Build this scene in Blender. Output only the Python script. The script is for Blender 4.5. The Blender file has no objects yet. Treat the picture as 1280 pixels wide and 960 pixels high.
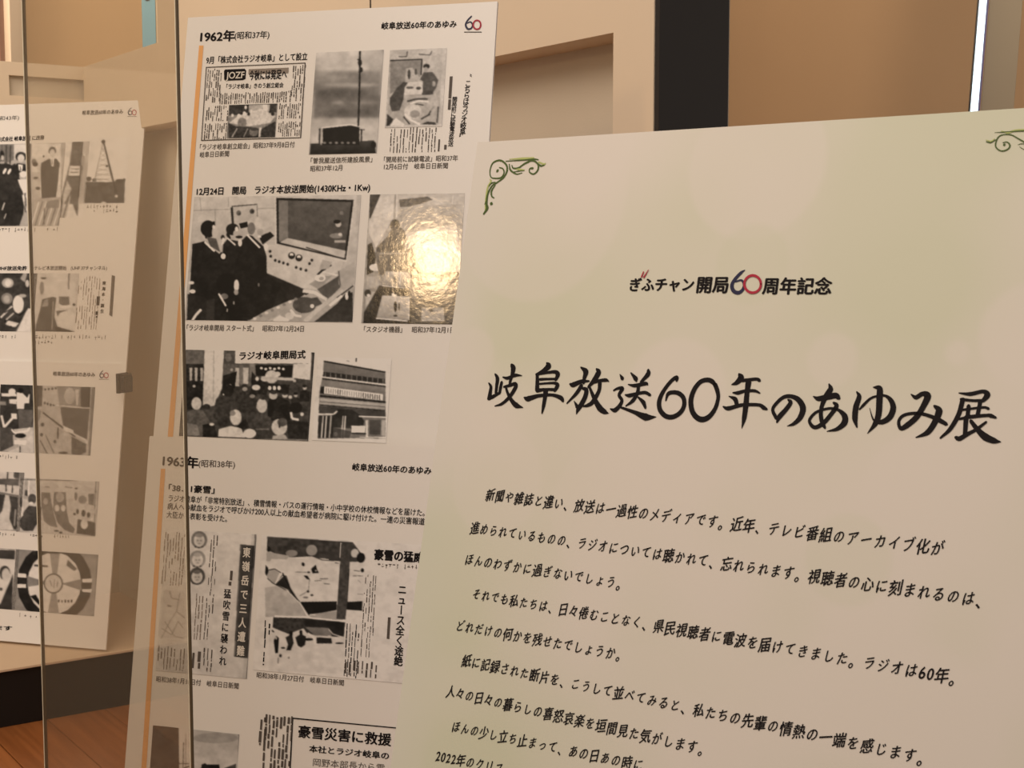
import bpy, math, random
import numpy as np
from mathutils import Vector, Matrix

# ------------------------------------------------------------------ camera, world, lights, exposure
W, H, F = 1280, 960, 1800.0
HC = 1.18                                   # camera height (m)
HOR = 317.0                                 # horizon row
PITCH = math.atan((480 - HOR) / F)
scene = bpy.context.scene
col = scene.collection
cd = bpy.data.cameras.new('camera'); cam = bpy.data.objects.new('camera', cd); col.objects.link(cam)
cam.location = (0, 0, HC); cam.rotation_euler = (math.pi / 2 - PITCH, 0, 0)
cd.sensor_width = 36; cd.lens = F / W * 36; cd.clip_start = 0.05; cd.clip_end = 60
cd.dof.use_dof = True; cd.dof.focus_distance = 1.8; cd.dof.aperture_fstop = 36
scene.camera = cam
scene.view_settings.view_transform = 'Standard'; scene.view_settings.look = 'None'
scene.view_settings.exposure = 0.27; scene.view_settings.gamma = 1.0
scene.view_settings.use_curve_mapping = False

world = bpy.data.worlds.new('world'); scene.world = world; world.use_nodes = True
bg = world.node_tree.nodes['Background']
bg.inputs[0].default_value = (1.0, 0.87, 0.75, 1); bg.inputs[1].default_value = 0.36


def area(name, loc, target, size, power, color, shape='RECTANGLE', sy=None):
    l = bpy.data.lights.new(name, 'AREA'); l.shape = shape; l.size = size
    if shape in ('RECTANGLE', 'ELLIPSE'): l.size_y = sy or size
    l.energy = power; l.color = color
    o = bpy.data.objects.new(name, l); col.objects.link(o); o.location = loc
    d = Vector(target) - Vector(loc); o.rotation_euler = d.to_track_quat('-Z', 'Y').to_euler()
    return o


area('overhead_area_light', (-0.9, 0.3, 3.1), (-0.3, 2.2, 0.9), 1.6, 35, (1.0, 0.86, 0.75))
area('overhead_area_light', (1.5, 3.3, 3.1), (1.7, 5.6, 1.3), 1.4, 23, (1.0, 0.80, 0.58))  # unseen lamp added to brighten the brown back wall
area('overhead_area_light', (-1.7, 4.95, 3.0), (-1.7, 6.6, 1.7), 1.2, 26, (1.0, 0.80, 0.60))  # added behind the partition to lift the tan far wall, no fixture seen
area('overhead_area_light', (-2.2, 2.4, 3.1), (-1.4, 5.4, 1.2), 1.6, 24, (1.0, 0.80, 0.58))

# ------------------------------------------------------------------ rays
CP, SP = math.cos(PITCH), math.sin(PITCH)
CAM = np.array([0, 0, HC])


def ray(px, py):
    a = (px - 640) / F; b = (480 - py) / F
    d = np.array([a, CP + b * SP, -SP + b * CP])      # unit depth along the view axis
    return d


def pt(px, py, depth):
    return CAM + ray(px, py) * depth


def on_z(px, py, z):
    d = ray(px, py); return CAM + d * ((z - HC) / d[2])


def hit(px, py, P0, N):
    d = ray(px, py); return CAM + d * (np.dot(P0 - CAM, N) / np.dot(d, N))


def unit(v):
    v = np.asarray(v, float); return v / np.linalg.norm(v)


# ------------------------------------------------------------------ materials
def lin(c):
    c = c / 255.0
    return c / 12.92 if c <= 0.04045 else ((c + 0.055) / 1.055) ** 2.4


def rgb(r, g, b): return (lin(r), lin(g), lin(b), 1)


def mat(name, color, rough=0.6, spec=0.5, metal=0.0, noise=None, bump=None):
    m = bpy.data.materials.new(name); m.use_nodes = True
    nt = m.node_tree; b = nt.nodes['Principled BSDF']
    b.inputs['Base Color'].default_value = color
    b.inputs['Roughness'].default_value = rough; b.inputs['Specular IOR Level'].default_value = spec
    b.inputs['Metallic'].default_value = metal
    tc = nt.nodes.new('ShaderNodeTexCoord')
    if noise:
        sc, amt = noise
        n = nt.nodes.new('ShaderNodeTexNoise'); n.inputs['Scale'].default_value = sc; n.inputs['Detail'].default_value = 4
        nt.links.new(tc.outputs['Object'], n.inputs['Vector'])
        hsv = nt.nodes.new('ShaderNodeHueSaturation'); hsv.inputs['Color'].default_value = color
        mr = nt.nodes.new('ShaderNodeMapRange'); mr.inputs[3].default_value = 1 - amt; mr.inputs[4].default_value = 1 + amt
        nt.links.new(n.outputs[0], mr.inputs[0]); nt.links.new(mr.outputs[0], hsv.inputs['Value'])
        nt.links.new(hsv.outputs[0], b.inputs['Base Color'])
    if bump:
        sc, st, dist = bump
        n2 = nt.nodes.new('ShaderNodeTexNoise'); n2.inputs['Scale'].default_value = sc; n2.inputs['Detail'].default_value = 3
        nt.links.new(tc.outputs['Object'], n2.inputs['Vector'])
        bp = nt.nodes.new('ShaderNodeBump'); bp.inputs['Strength'].default_value = st; bp.inputs['Distance'].default_value = dist
        nt.links.new(n2.outputs[0], bp.inputs['Height']); nt.links.new(bp.outputs[0], b.inputs['Normal'])
    return m


def vmat(name, rough, spec, bump=None):
    """a print: its colours come from the mesh's colour attribute"""
    m = mat(name, (0.5, 0.5, 0.5, 1), rough, spec, bump=bump)
    nt = m.node_tree; a = nt.nodes.new('ShaderNodeVertexColor'); a.layer_name = 'Col'
    nt.links.new(a.outputs[0], nt.nodes['Principled BSDF'].inputs['Base Color'])
    return m


M = dict(
    paper=mat('panel_paper', (0.80, 0.775, 0.745, 1), 0.55, 0.3, noise=(14, 0.012)),
    core=mat('foam_core', (0.82, 0.79, 0.76, 1), 0.7, 0.2),
    ink=mat('black_ink', (0.012, 0.010, 0.011, 1), 0.6, 0.08),
    soft_ink=mat('thin_grey_ink', (0.10, 0.085, 0.075, 1), 0.6, 0.2),
    pale_ink=mat('pale_newsprint_ink', (0.26, 0.22, 0.19, 1), 0.6, 0.2),
    white_ink=mat('white_print', (0.72, 0.68, 0.62, 1), 0.6, 0.25),
    navy=mat('navy_ink', (0.010, 0.012, 0.05, 1), 0.5, 0.3),
    crimson=mat('crimson_ink', (0.36, 0.012, 0.04, 1), 0.5, 0.3),
    orange=mat('orange_bar_ink', (0.80, 0.42, 0.16, 1), 0.55, 0.3),
    green=mat('ornament_green_ink', (0.06, 0.10, 0.022, 1), 0.6, 0.3),
    lime=mat('ornament_lime_ink', (0.38, 0.43, 0.15, 1), 0.6, 0.3),
    photo=vmat('photo_print', 0.42, 0.2),
    cockled=vmat('cockled_photo_print', 0.12, 0.55, bump=(105, 0.085, 0.0014)),
    matte_photo=vmat('matte_photo_print', 0.5, 0.2),
    wash=vmat('washed_cover_print', 0.5, 0.3),
    cream=mat('cream_wall_paint', (0.70, 0.58, 0.44, 1), 0.7, 0.3, noise=(3, 0.05)),
    niche=mat('niche_cloth', (0.57, 0.50, 0.40, 1), 0.85, 0.2, noise=(5, 0.06), bump=(300, 0.15, 0.002)),
    brown=mat('brown_wall_cloth', (0.47, 0.31, 0.18, 1), 0.85, 0.2, noise=(1.5, 0.08), bump=(200, 0.15, 0.002)),
    tan=mat('tan_wall_cloth', (0.64, 0.46, 0.28, 1), 0.85, 0.2, noise=(1.2, 0.06), bump=(200, 0.15, 0.002)),
    black=mat('black_lacquer', (0.012, 0.009, 0.008, 1), 0.35, 0.4),
    plinth=mat('black_plinth', (0.010, 0.008, 0.007, 1), 0.5, 0.3),
    casefloor=mat('case_floor_cloth', (0.62, 0.47, 0.33, 1), 0.85, 0.2, noise=(6, 0.04)),
    blue=mat('blue_sign_cloth', (0.16, 0.38, 0.52, 1), 0.6, 0.3, noise=(8, 0.05)),
    metal=mat('black_easel_metal', (0.03, 0.028, 0.025, 1), 0.4, 0.5, metal=0.6),
    edge=mat('polished_glass_edge', (0.085, 0.06, 0.032, 1), 0.2, 0.6),
    edge_hi=mat('painted_edge_glint', (0.75, 0.70, 0.55, 1), 0.25, 0.8),  # pale colour painting the glint along the glass edges
)


def glass_mat(name, tint, gl):
    m = bpy.data.materials.new(name); m.use_nodes = True; nt = m.node_tree; nt.nodes.clear()
    out = nt.nodes.new('ShaderNodeOutputMaterial'); mx = nt.nodes.new('ShaderNodeMixShader')
    t = nt.nodes.new('ShaderNodeBsdfTransparent'); t.inputs[0].default_value = tint
    g = nt.nodes.new('ShaderNodeBsdfGlossy'); g.inputs['Roughness'].default_value = 0.02
    mx.inputs[0].default_value = gl
    nt.links.new(t.outputs[0], mx.inputs[1]); nt.links.new(g.outputs[0], mx.inputs[2])
    hz = nt.nodes.new('ShaderNodeMixShader'); hz.inputs[0].default_value = 0.045      # diffuse veil standing in for light reflected by the pane
    df = nt.nodes.new('ShaderNodeBsdfDiffuse'); df.inputs[0].default_value = (0.78, 0.64, 0.48, 1)
    nt.links.new(mx.outputs[0], hz.inputs[1]); nt.links.new(df.outputs[0], hz.inputs[2])
    nt.links.new(hz.outputs[0], out.inputs[0]); return m


M['glass'] = glass_mat('clear_glass', (0.90, 0.875, 0.83, 1), 0.10)


# ------------------------------------------------------------------ object helpers
def tag(o, label=None, cat=None, group=None, kind=None):
    for k, v in (('label', label), ('category', cat), ('group', group), ('kind', kind)):
        if v: o[k] = v
    return o


def link(name, me, m=None, parent=None, mw=None):
    o = bpy.data.objects.new(name, me); col.objects.link(o)
    if m is not None: me.materials.append(m)
    if parent is not None: o.parent = parent
    if mw is not None: o.matrix_world = mw
    return o


def mesh_np(name, V, polys):
    me = bpy.data.meshes.new(name); me.from_pydata([tuple(map(float, v)) for v in V], [], polys); me.update(); return me


BOXF = [(0, 3, 2, 1), (4, 5, 6, 7), (0, 1, 5, 4), (1, 2, 6, 5), (2, 3, 7, 6), (3, 0, 4, 7)]


def box_mesh(name, a, b, bev=0.0):
    import bmesh
    x0, y0, z0 = a; x1, y1, z1 = b
    V = [(x0, y0, z0), (x1, y0, z0), (x1, y1, z0), (x0, y1, z0), (x0, y0, z1), (x1, y0, z1), (x1, y1, z1), (x0, y1, z1)]
    me = mesh_np(name, V, BOXF)
    if bev:
        bm = bmesh.new(); bm.from_mesh(me)
        bmesh.ops.bevel(bm, geom=bm.edges[:], offset=bev, segments=2, affect='EDGES', profile=0.6)
        bm.to_mesh(me); bm.free()
    return me


def frame(origin, ax, ay=None, az=(0, 0, 1)):
    """matrix with x along ax (horizontal), z up"""
    x = unit(ax); z = unit(az); y = np.cross(z, x)
    m = Matrix.Identity(4)
    for i, v in enumerate((x, y, z)):
        for j in range(3): m[j][i] = float(v[j])
    for j in range(3): m[j][3] = float(origin[j])
    return m


# ------------------------------------------------------------------ text
_tc = {}


def text_mesh(s, off=0.0):
    k = (s, off)
    if k in _tc: return _tc[k]
    if off > 0.004:                                # bold: overlapping copies of the letter
        V0, P0 = text_mesh(s, 0.0); n0 = len(V0); Vs = []; Ps = []
        for i, (dx, dy) in enumerate(((-1, 0), (1, 0), (0, .7), (0, -.7))):
            v = V0.copy(); v[:, 0] += dx * off; v[:, 1] += dy * off; v[:, 2] = i * 2e-6; Vs.append(v)
            Ps += [tuple(q + i * n0 for q in f) for f in P0]
        _tc[k] = (np.vstack(Vs), Ps); return _tc[k]
    c = bpy.data.curves.new('t', 'FONT'); c.body = s; c.size = 1; c.resolution_u = 3
    o = bpy.data.objects.new('t', c); col.objects.link(o)
    dg = bpy.context.evaluated_depsgraph_get()
    me = bpy.data.meshes.new_from_object(o.evaluated_get(dg))
    V = np.array([tuple(v.co) for v in me.vertices]).reshape(-1, 3)
    P = [tuple(p.vertices) for p in me.polygons]
    bpy.data.objects.remove(o); bpy.data.curves.remove(c); bpy.data.meshes.remove(me)
    _tc[k] = (V, P); return _tc[k]


def adv(ch):
    return 0.56 if ord(ch) < 0x250 and ch not in ' ' else (0.3 if ch == ' ' else 1.0)


def string_geo(s, off=0.0, rise=0.0, lean=0.0, rng=None):
    """characters laid out one by one; rise tilts the horizontal strokes up as a brush does"""
    V = []; P = []; x = 0; n = 0
    for ch in s:
        a = adv(ch)
        if ch not in ' 　':
            v, p = text_mesh(ch, off)
            if len(v):
                v = v.copy(); full = a == 1.0
                cx = 0.5 if full else (v[:, 0].min() + v[:, 0].max()) / 2
                w = v[:, 0] - cx; h = v[:, 1] - 0.38
                sc = 1.0
                if rng is not None:
                    kana = 0x3040 <= ord(ch) <= 0x30ff
                    sc = (0.86 if kana else 0.98) * rng.uniform(0.96, 1.04)
                nx = w * sc + lean * h; ny = h * sc + rise * w
                v[:, 0] = x + a / 2 + nx; v[:, 1] = 0.38 + ny
                V.append(v); P += [tuple(i + n for i in f) for f in p]; n += len(v)
        x += a
    return (np.vstack(V) if V else np.zeros((0, 3))), P, x


# ------------------------------------------------------------------ panels
class Board:
    """a rigid rectangular panel: its plane is found from one corner (pixel, depth), the
    vanishing point of its level edges and the run of its side edge"""
    def __init__(s, name, label, corner, depth, vpx, edge, width, height, side='left', thick=0.005,
                 group=None, front='paper', cat='panel'):
        hd = ray(vpx, HOR); s.h = unit(-hd if vpx < 640 else hd)
        s.h[2] = 0; s.h = unit(s.h)
        ne = np.cross(ray(*corner), ray(*edge)); v = unit(np.cross(s.h, ne))
        if v[2] > 0: v = -v
        s.v = v; s.n = np.cross(v, s.h)
        O = pt(corner[0], corner[1], depth)
        s.O = O if side == 'left' else O - s.h * width
        s.w, s.ht, s.t = width, height, thick
        base = s.O + s.v * height
        mw = Matrix.Identity(4)
        for i, a in enumerate((s.h, -s.v, s.n)):
            for j in range(3): mw[j][i] = float(a[j])
        for j in range(3): mw[j][3] = float(base[j])
        e = bpy.data.objects.new(name, None); col.objects.link(e); e.matrix_world = mw; e.empty_display_size = 0.1
        tag(e, label, cat, group); s.root = e; s.mw = mw
        link('foam_board', box_mesh('foam_board', (0, 0, -thick), (width, height, -0.0002), 0.0006), M['core'], e)
        if front: link('printed_face', s.rect(0, 0, width, height, 0.0), M[front], e)

    def uv(s, px, py):
        p = hit(px, py, s.O, s.n) - s.O
        return float(np.dot(p, s.h)), float(np.dot(p, s.v))

    def rect(s, u0, v0, u1, v1, z):
        H_ = s.ht
        return mesh_np('r', [(u0, H_ - v1, z), (u1, H_ - v1, z), (u1, H_ - v0, z), (u0, H_ - v0, z)], [(0, 1, 2, 3)])

    def text(s, txt, a, b, h, m='ink', off=0.012, z=0.0005, name='printed_line', rise=None, lean=0.0, rng=None, parent=None):
        """text from pixel a (left end, mid-height) to pixel b (right end); h = em height in pixels at a"""
        u0, v0 = s.uv(*a); u1, v1 = s.uv(*b)
        em = s.uv(a[0], a[1] + h / 2)[1] - s.uv(a[0], a[1] - h / 2)[1]
        em *= 1.06
        vc = v0
        if rise is None:
            V, P = text_mesh(txt, off); V = V.copy()
            x0, x1 = V[:, 0].min(), V[:, 0].max()
        else:
            V, P, L = string_geo(txt, off, rise, lean, rng); V = V.copy()
            x0, x1 = V[:, 0].min(), V[:, 0].max()
        X = u0 + (V[:, 0] - x0) / (x1 - x0) * (u1 - u0)
        Y = s.ht - (vc + (v1 - v0) * (V[:, 0] - x0) / (x1 - x0)) + (V[:, 1] - 0.38) * em
        me = mesh_np(name, np.stack([X, Y, z + V[:, 2]], 1), P)
        return link(name, me, M[m], parent or s.root)

    def vtext(s, txt, a, b, h, m='ink', off=0.012, z=0.0005, name='printed_column', wide=1.0):
        """vertical text, a = centre of first character, b = centre of last"""
        ua, va = s.uv(*a); ub, vb = s.uv(*b); n = len(txt)
        em = s.uv(a[0], a[1] + h / 2)[1] - s.uv(a[0], a[1] - h / 2)[1]
        Vs = []; Ps = []; k = 0
        for i, ch in enumerate(txt):
            if ch in ' 　': continue
            t = i / max(1, n - 1); u = ua + (ub - ua) * t; v = va + (vb - va) * t
            V, P = text_mesh(ch, off); V = V.copy()
            w = V[:, 0] - (0.5 if adv(ch) == 1 else 0.28); hh = V[:, 1] - 0.38
            if ch in 'ー': w, hh = hh.copy(), -w
            Vs.append(np.stack([u + w * em * wide, s.ht - v + hh * em, z + V[:, 2]], 1))
            Ps += [tuple(q + k for q in f) for f in P]; k += len(V)
        return link(name, mesh_np(name, np.vstack(Vs), Ps), M[m], s.root)

    def strokes(s, name, fr, strokes, m='ink', z=0.0005, parent=None):
        """brush strokes: lists of (x, y, width) in a frame (ox, oy, scale) over the photograph"""
        ox, oy, sc = fr; V = []; P = []
        for st in strokes:
            pts = np.array(st, float)
            q = smooth(pts, 7)
            L = []
            for x, y, w in q:
                u, v = s.uv(ox + x / sc, oy + y / sc)
                u2, v2 = s.uv(ox + (x + w / 2) / sc, oy + y / sc); u3, v3 = s.uv(ox + x / sc, oy + (y + w / 2) / sc)
                r = (math.hypot(u2 - u, v2 - v) + math.hypot(u3 - u, v3 - v)) / 2
                L.append((u, s.ht - v, r))
            z += 0.000004
            ribbon(L, V, P, z)
        return link(name, mesh_np(name, V, P), M[m], parent or s.root)

    def polymesh(s, name, polys, m, z=0.0006):
        V = []; P = []
        for pl in polys:
            k = len(V)
            for x, y in pl:
                u, v = s.uv(x, y); V.append((u, s.ht - v, z))
            P.append(tuple(range(k, k + len(pl)))[::-1])
        return link(name, mesh_np(name, V, P), M[m], s.root)

    def columns(s, name, blocks, m='soft_ink', seed=1, z=0.0005, wf=0.42, fill=0.82):
        """tiny unreadable newsprint: blocks (x0,y0,x1,y1,ncols) given by pixel corners"""
        rg = random.Random(seed); V = []; P = []
        for (x0, y0, x1, y1, n) in blocks:
            u0, v0 = s.uv(x0, y0); u1, v1 = s.uv(x1, y1)
            pitch = (u1 - u0) / n; ch = pitch * 0.9
            for i in range(n):
                uc = u0 + (i + 0.5) * pitch; v = v0 + rg.uniform(0, ch)
                vend = v1 if rg.random() < 0.8 else v1 - rg.uniform(0, (v1 - v0) * 0.35)
                while v < vend:
                    l = ch * rg.uniform(0.5, 3.2)
                    if rg.random() < fill:
                        w = pitch * wf * rg.uniform(0.55, 1.1) / 2; o = rg.uniform(-.12, .12) * pitch
                        k = len(V); a, b = s.ht - v, s.ht - min(v + l, v1)
                        V += [(uc + o - w, b, z), (uc + o + w, b, z), (uc + o + w, a, z), (uc + o - w, a, z)]
                        P.append((k, k + 1, k + 2, k + 3))
                    v += l + ch * rg.uniform(0.1, 0.5)
        return tag(link(name, mesh_np(name, V, P), M[m], s.root), kind='stuff')

    def rows(s, name, a, b, h, words, m='soft_ink', seed=1, z=0.0005):
        """one line of tiny unreadable print between two pixels"""
        rg = random.Random(seed); V = []; P = []
        u0, v0 = s.uv(*a); u1, _ = s.uv(*b)
        em = s.uv(a[0], a[1] + h / 2)[1] - s.uv(a[0], a[1] - h / 2)[1]
        u = u0
        while u < u1:
            if rg.random() < words:
                for _k in range(3):
                    w = em * rg.uniform(.12, .8); hh = em * rg.uniform(.08, .22); cy = s.ht - v0 + em * rg.uniform(-.35, .35)
                    if rg.random() < .45: w, hh = em * .14, em * rg.uniform(.4, .9)
                    cx = u + em * .45; k = len(V)
                    V += [(cx - w / 2, cy - hh / 2, z), (cx + w / 2, cy - hh / 2, z), (cx + w / 2, cy + hh / 2, z), (cx - w / 2, cy + hh / 2, z)]
                    P.append((k, k + 1, k + 2, k + 3)); z += 0.000002
            u += em * 1.0
        return tag(link(name, mesh_np(name, V, P), M[m], s.root), kind='stuff')

    def bar(s, x0, y0, x1, y1, m, name, z=0.0004):
        u0, v0 = s.uv(x0, y0); u1, v1 = s.uv(x1, y1)
        return link(name, s.rect(u0, v0, u1, v1, z), M[m], s.root)

    def logo60(s, x0, y0, x1, y1, line=True):
        """the small 60 anniversary mark: navy six, crimson nought, rule below"""
        w = x1 - x0; h = y1 - y0; fr = (x0, y0, 1.0)
        e = s.strokes('anniversary_logo', fr, [[(w * .42, h * .02, w * .08), (w * .2, h * .3, w * .1), (w * .08, h * .62, w * .11), (w * .2, h * .9, w * .11),
                      (w * .4, h * .86, w * .10), (w * .48, h * .62, w * .09), (w * .36, h * .42, w * .08), (w * .18, h * .5, w * .06)]], 'navy')
        ring = [(w * (.74 + .22 * math.cos(a)), h * (.62 + .31 * math.sin(a)), w * .09) for a in np.linspace(0, 2 * math.pi, 13)]
        s.strokes('digit_nought', fr, [ring], 'crimson', z=0.0007, parent=e)
        if line: s.strokes('logo_rule', fr, [[(w * .0, h * 1.12, h * .05), (w * 1.0, h * 1.12, h * .05)]], 'ink', parent=e)
        return e


def smooth(p, k):
    if len(p) < 3:
        t = np.linspace(0, 1, k + 1)[:, None]; return p[0] * (1 - t) + p[1] * t
    out = []
    q = np.vstack([2 * p[0] - p[1], p, 2 * p[-1] - p[-2]])
    for i in range(1, len(q) - 2):
        for t in np.linspace(0, 1, k, endpoint=False):
            a, b, c, d = q[i - 1], q[i], q[i + 1], q[i + 2]
            r = 0.5 * (2 * b + (c - a) * t + (2 * a - 5 * b + 4 * c - d) * t * t + (3 * b - a - 3 * c + d) * t ** 3)
            r[2] = b[2] * (1 - t) + c[2] * t
            out.append(r)
    out.append(p[-1]); return np.array(out)


def ribbon(L, V, P, z):
    n = len(L); k0 = len(V); D = []
    for i in range(n):
        a = L[max(0, i - 1)]; b = L[min(n - 1, i + 1)]
        dx, dy = b[0] - a[0], b[1] - a[1]; d = math.hypot(dx, dy) or 1; D.append((dx / d, dy / d))
    for (x, y, r), (dx, dy) in zip(L, D):
        V.append((x - dy * r, y + dx * r, z)); V.append((x + dy * r, y - dx * r, z))
    for i in range(n - 1):
        a = k0 + 2 * i; P.append((a, a + 1, a + 3, a + 2))
    for (x, y, r), (dx, dy), sg in ((L[0], D[0], -1), (L[-1], D[-1], 1)):     # rounded ends
        k = len(V); V.append((x, y, z))
        base = math.atan2(dy * sg, dx * sg)
        for j in range(7):
            t = base - math.pi / 2 + math.pi * j / 6; V.append((x + r * 0.8 * math.cos(t), y + r * 0.8 * math.sin(t), z))
        for j in range(6): P.append((k, k + 1 + j, k + 2 + j))


# ------------------------------------------------------------------ black-and-white photograph prints
class Photo:
    """a print painted tone by tone on a fine grid; tones are display greys (0-255)"""
    def __init__(s, b, tl, br, bgtone, step=0.8, z=0.0006, name='photo_print', m='photo', seed=3):
        s.b = b; s.z = z; s.name = name; s.m = m
        s.u0, s.v0 = b.uv(*tl); s.u1, s.v1 = b.uv(*br)
        wpx = abs(br[0] - tl[0]); hpx = abs(br[1] - tl[1])
        s.nx = max(8, int(wpx / step)); s.ny = max(8, int(hpx / step))
        s.K = 2
        s.img = np.full((s.ny * s.K, s.nx * s.K), float(bgtone)); s.fr(0, 0, 1); s.rg = np.random.RandomState(seed)
        s.alpha = None

    def fr(s, ox, oy, sc): s.f = (ox, oy, sc); return s

    def xy(s, x, y):
        ox, oy, sc = s.f; u, v = s.b.uv(ox + x / sc, oy + y / sc)
        return ((u - s.u0) / (s.u1 - s.u0) * s.nx * s.K, (v - s.v0) / (s.v1 - s.v0) * s.ny * s.K)

    def _fill(s, q, tone, mix=1.0, grad=None):
        q = np.array(q); Hh, Ww = s.img.shape
        x0 = max(0, int(q[:, 0].min()) - 1); x1 = min(Ww, int(q[:, 0].max()) + 2)
        y0 = max(0, int(q[:, 1].min()) - 1); y1 = min(Hh, int(q[:, 1].max()) + 2)
        if x0 >= x1 or y0 >= y1: return
        X, Y = np.meshgrid(np.arange(x0, x1) + .5, np.arange(y0, y1) + .5)
        ins = np.zeros(X.shape, bool); n = len(q)
        for i in range(n):
            ax, ay = q[i]; bx, by = q[(i + 1) % n]
            if ay == by: continue
            c = ((ay > Y) != (by > Y)) & (X < (bx - ax) * (Y - ay) / (by - ay) + ax)
            ins ^= c
        sub = s.img[y0:y1, x0:x1]
        t = tone
        if grad is not None:
            g = (Y - y0) / max(1, (y1 - y0)); t = tone * (1 - g) + grad * g; t = t[ins]
        sub[ins] = sub[ins] * (1 - mix) + t * mix

    def poly(s, tone, pts, mix=1.0, to=None): s._fill([s.xy(*p) for p in pts], tone, mix, to); return s

    def ell(s, tone, cx, cy, rx, ry, mix=1.0, rot=0):
        c, d = math.cos(rot), math.sin(rot)
        pts = [(cx + rx * math.cos(t) * c - ry * math.sin(t) * d, cy + rx * math.cos(t) * d + ry * math.sin(t) * c) for t in np.linspace(0, 2 * math.pi, 18, endpoint=False)]
        return s.poly(tone, pts, mix)

    def line(s, tone, pts, w, mix=1.0):
        for (a, b) in zip(pts[:-1], pts[1:]):
            dx, dy = b[0] - a[0], b[1] - a[1]; d = math.hypot(dx, dy) or 1; nx, ny = -dy / d * w / 2, dx / d * w / 2
            s.poly(tone, [(a[0] + nx, a[1] + ny), (b[0] + nx, b[1] + ny), (b[0] - nx, b[1] - ny), (a[0] - nx, a[1] - ny)], mix)
        return s

    def person(s, x, y, k, suit=45, face=165, hair=40, back=False):
        """a small standing or seated figure: head at (x, y), k = head radius"""
        s.poly(suit, [(x - k * .7, y + k * 1.1), (x + k * .7, y + k * 1.1), (x + k * 2.0, y + k * 1.9), (x + k * 2.2, y + k * 6), (x - k * 2.2, y + k * 6), (x - k * 2.0, y + k * 1.9)])
        s.ell(face, x, y, k * .85, k * 1.1)
        s.ell(hair, x, y - k * (.15 if back else .6), k * .92, k * (1.0 if back else .65))
        return s

    def soft(s, n):
        for _ in range(n):
            p = np.pad(s.img, 1, mode='edge')
            s.img = (p[1:-1, 1:-1] * 2 + p[:-2, 1:-1] + p[2:, 1:-1] + p[1:-1, :-2] + p[1:-1, 2:]) / 6
        return s

    def blot(s, amt, cell, region=None):
        """soft random mottling"""
        amt *= .42; cell = max(5, cell)
        Hh, Ww = s.img.shape; n = s.rg.rand(int(Hh / cell) + 3, int(Ww / cell) + 3) - .5
        Y, X = np.mgrid[0:Hh, 0:Ww]; fx = X / cell; fy = Y / cell
        ix = fx.astype(int); iy = fy.astype(int); tx = fx - ix; ty = fy - iy
        tx = tx * tx * (3 - 2 * tx); ty = ty * ty * (3 - 2 * ty)
        f = (n[iy, ix] * (1 - tx) + n[iy, ix + 1] * tx) * (1 - ty) + (n[iy + 1, ix] * (1 - tx) + n[iy + 1, ix + 1] * tx) * ty
        if region is not None:
            q = [s.xy(*p) for p in region]; m = np.zeros_like(s.img); old = s.img; s.img = m; s._fill(q, 1.0); s.img = old
            f = f * m
        s.img += f * 2 * amt; return s

    def done(s, parent=None, tint=(1.0, 0.975, 0.955), contrast=1.0):
        s.blot(16, 26); s.blot(12, 11); s.img += (s.rg.rand(*s.img.shape) - .5) * 9
        im = np.clip((s.img - 125) * 1.22 + 122, 8, 235)
        im = im.reshape(s.ny, s.K, s.nx, s.K).mean(axis=(1, 3))
        p = np.pad(im, 1, mode='edge'); im = (p[1:-1, 1:-1] * 6 + p[:-2, 1:-1] + p[2:, 1:-1] + p[1:-1, :-2] + p[1:-1, 2:]) / 10
        p = np.pad(im, 1, mode='edge'); im = (p[1:-1, 1:-1] * 4 + p[:-2, 1:-1] + p[2:, 1:-1] + p[1:-1, :-2] + p[1:-1, 2:]) / 8
        g = im / 255.0; l = np.where(g <= .04045, g / 12.92, ((g + .055) / 1.055) ** 2.4)
        alb = np.clip(l / 0.52 * 0.78, 0.006, 0.82)
        nx, ny = s.nx, s.ny
        # one vertex per sample
        us = np.linspace(s.u0, s.u1, nx); vs = np.linspace(s.v0, s.v1, ny)
        U, Vv = np.meshgrid(us, s.b.ht - vs)
        co = np.stack([U, Vv, np.full_like(U, s.z)], -1).reshape(-1, 3).astype(np.float32)
        I = np.arange(nx * ny).reshape(ny, nx)
        Q = np.stack([I[:-1, :-1], I[1:, :-1], I[1:, 1:], I[:-1, 1:]], -1).reshape(-1, 4)
        me = grid_mesh(s.name, co, Q, np.stack([alb * tint[0], alb * tint[1], alb * tint[2]], -1).reshape(-1, 3))
        return link(s.name, me, M[s.m], parent or s.b.root)


def grid_mesh(name, co, Q, rgbv):
    me = bpy.data.meshes.new(name); nv = len(co); nf = len(Q)
    me.vertices.add(nv); me.vertices.foreach_set('co', co.ravel())
    me.loops.add(nf * 4); me.loops.foreach_set('vertex_index', Q.ravel().astype(np.int32))
    me.polygons.add(nf); me.polygons.foreach_set('loop_start', (np.arange(nf) * 4).astype(np.int32))
    me.update(calc_edges=True)
    a = me.color_attributes.new('Col', 'FLOAT_COLOR', 'POINT')
    c = np.ones((nv, 4), np.float32); c[:, :3] = rgbv; a.data.foreach_set('color', c.ravel())
    me.validate(); return me

# ------------------------------------------------------------------ the room
A = unit([ray(-600, HOR)[0], ray(-600, HOR)[1], 0]); A = -A if A[1] < 0 else A       # runs away to the left
B = np.array([A[1], -A[0], 0.0])                                                      # runs away to the right
Z = np.array([0, 0, 1.0])


def struct(o): return tag(o, kind='structure')


def dbox(name, origin, ax, x0, x1, y0, y1, z0, z1, m, parent=None, bev=0.0):
    """box in a frame: x along ax, y = up x ax"""
    if y0 > y1: y0, y1 = y1, y0
    if x0 > x1: x0, x1 = x1, x0
    me = box_mesh(name, (x0, y0, z0), (x1, y1, z1), bev)
    return link(name, me, M[m], parent, frame((origin[0], origin[1], 0), ax) if parent is None else None)


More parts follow.
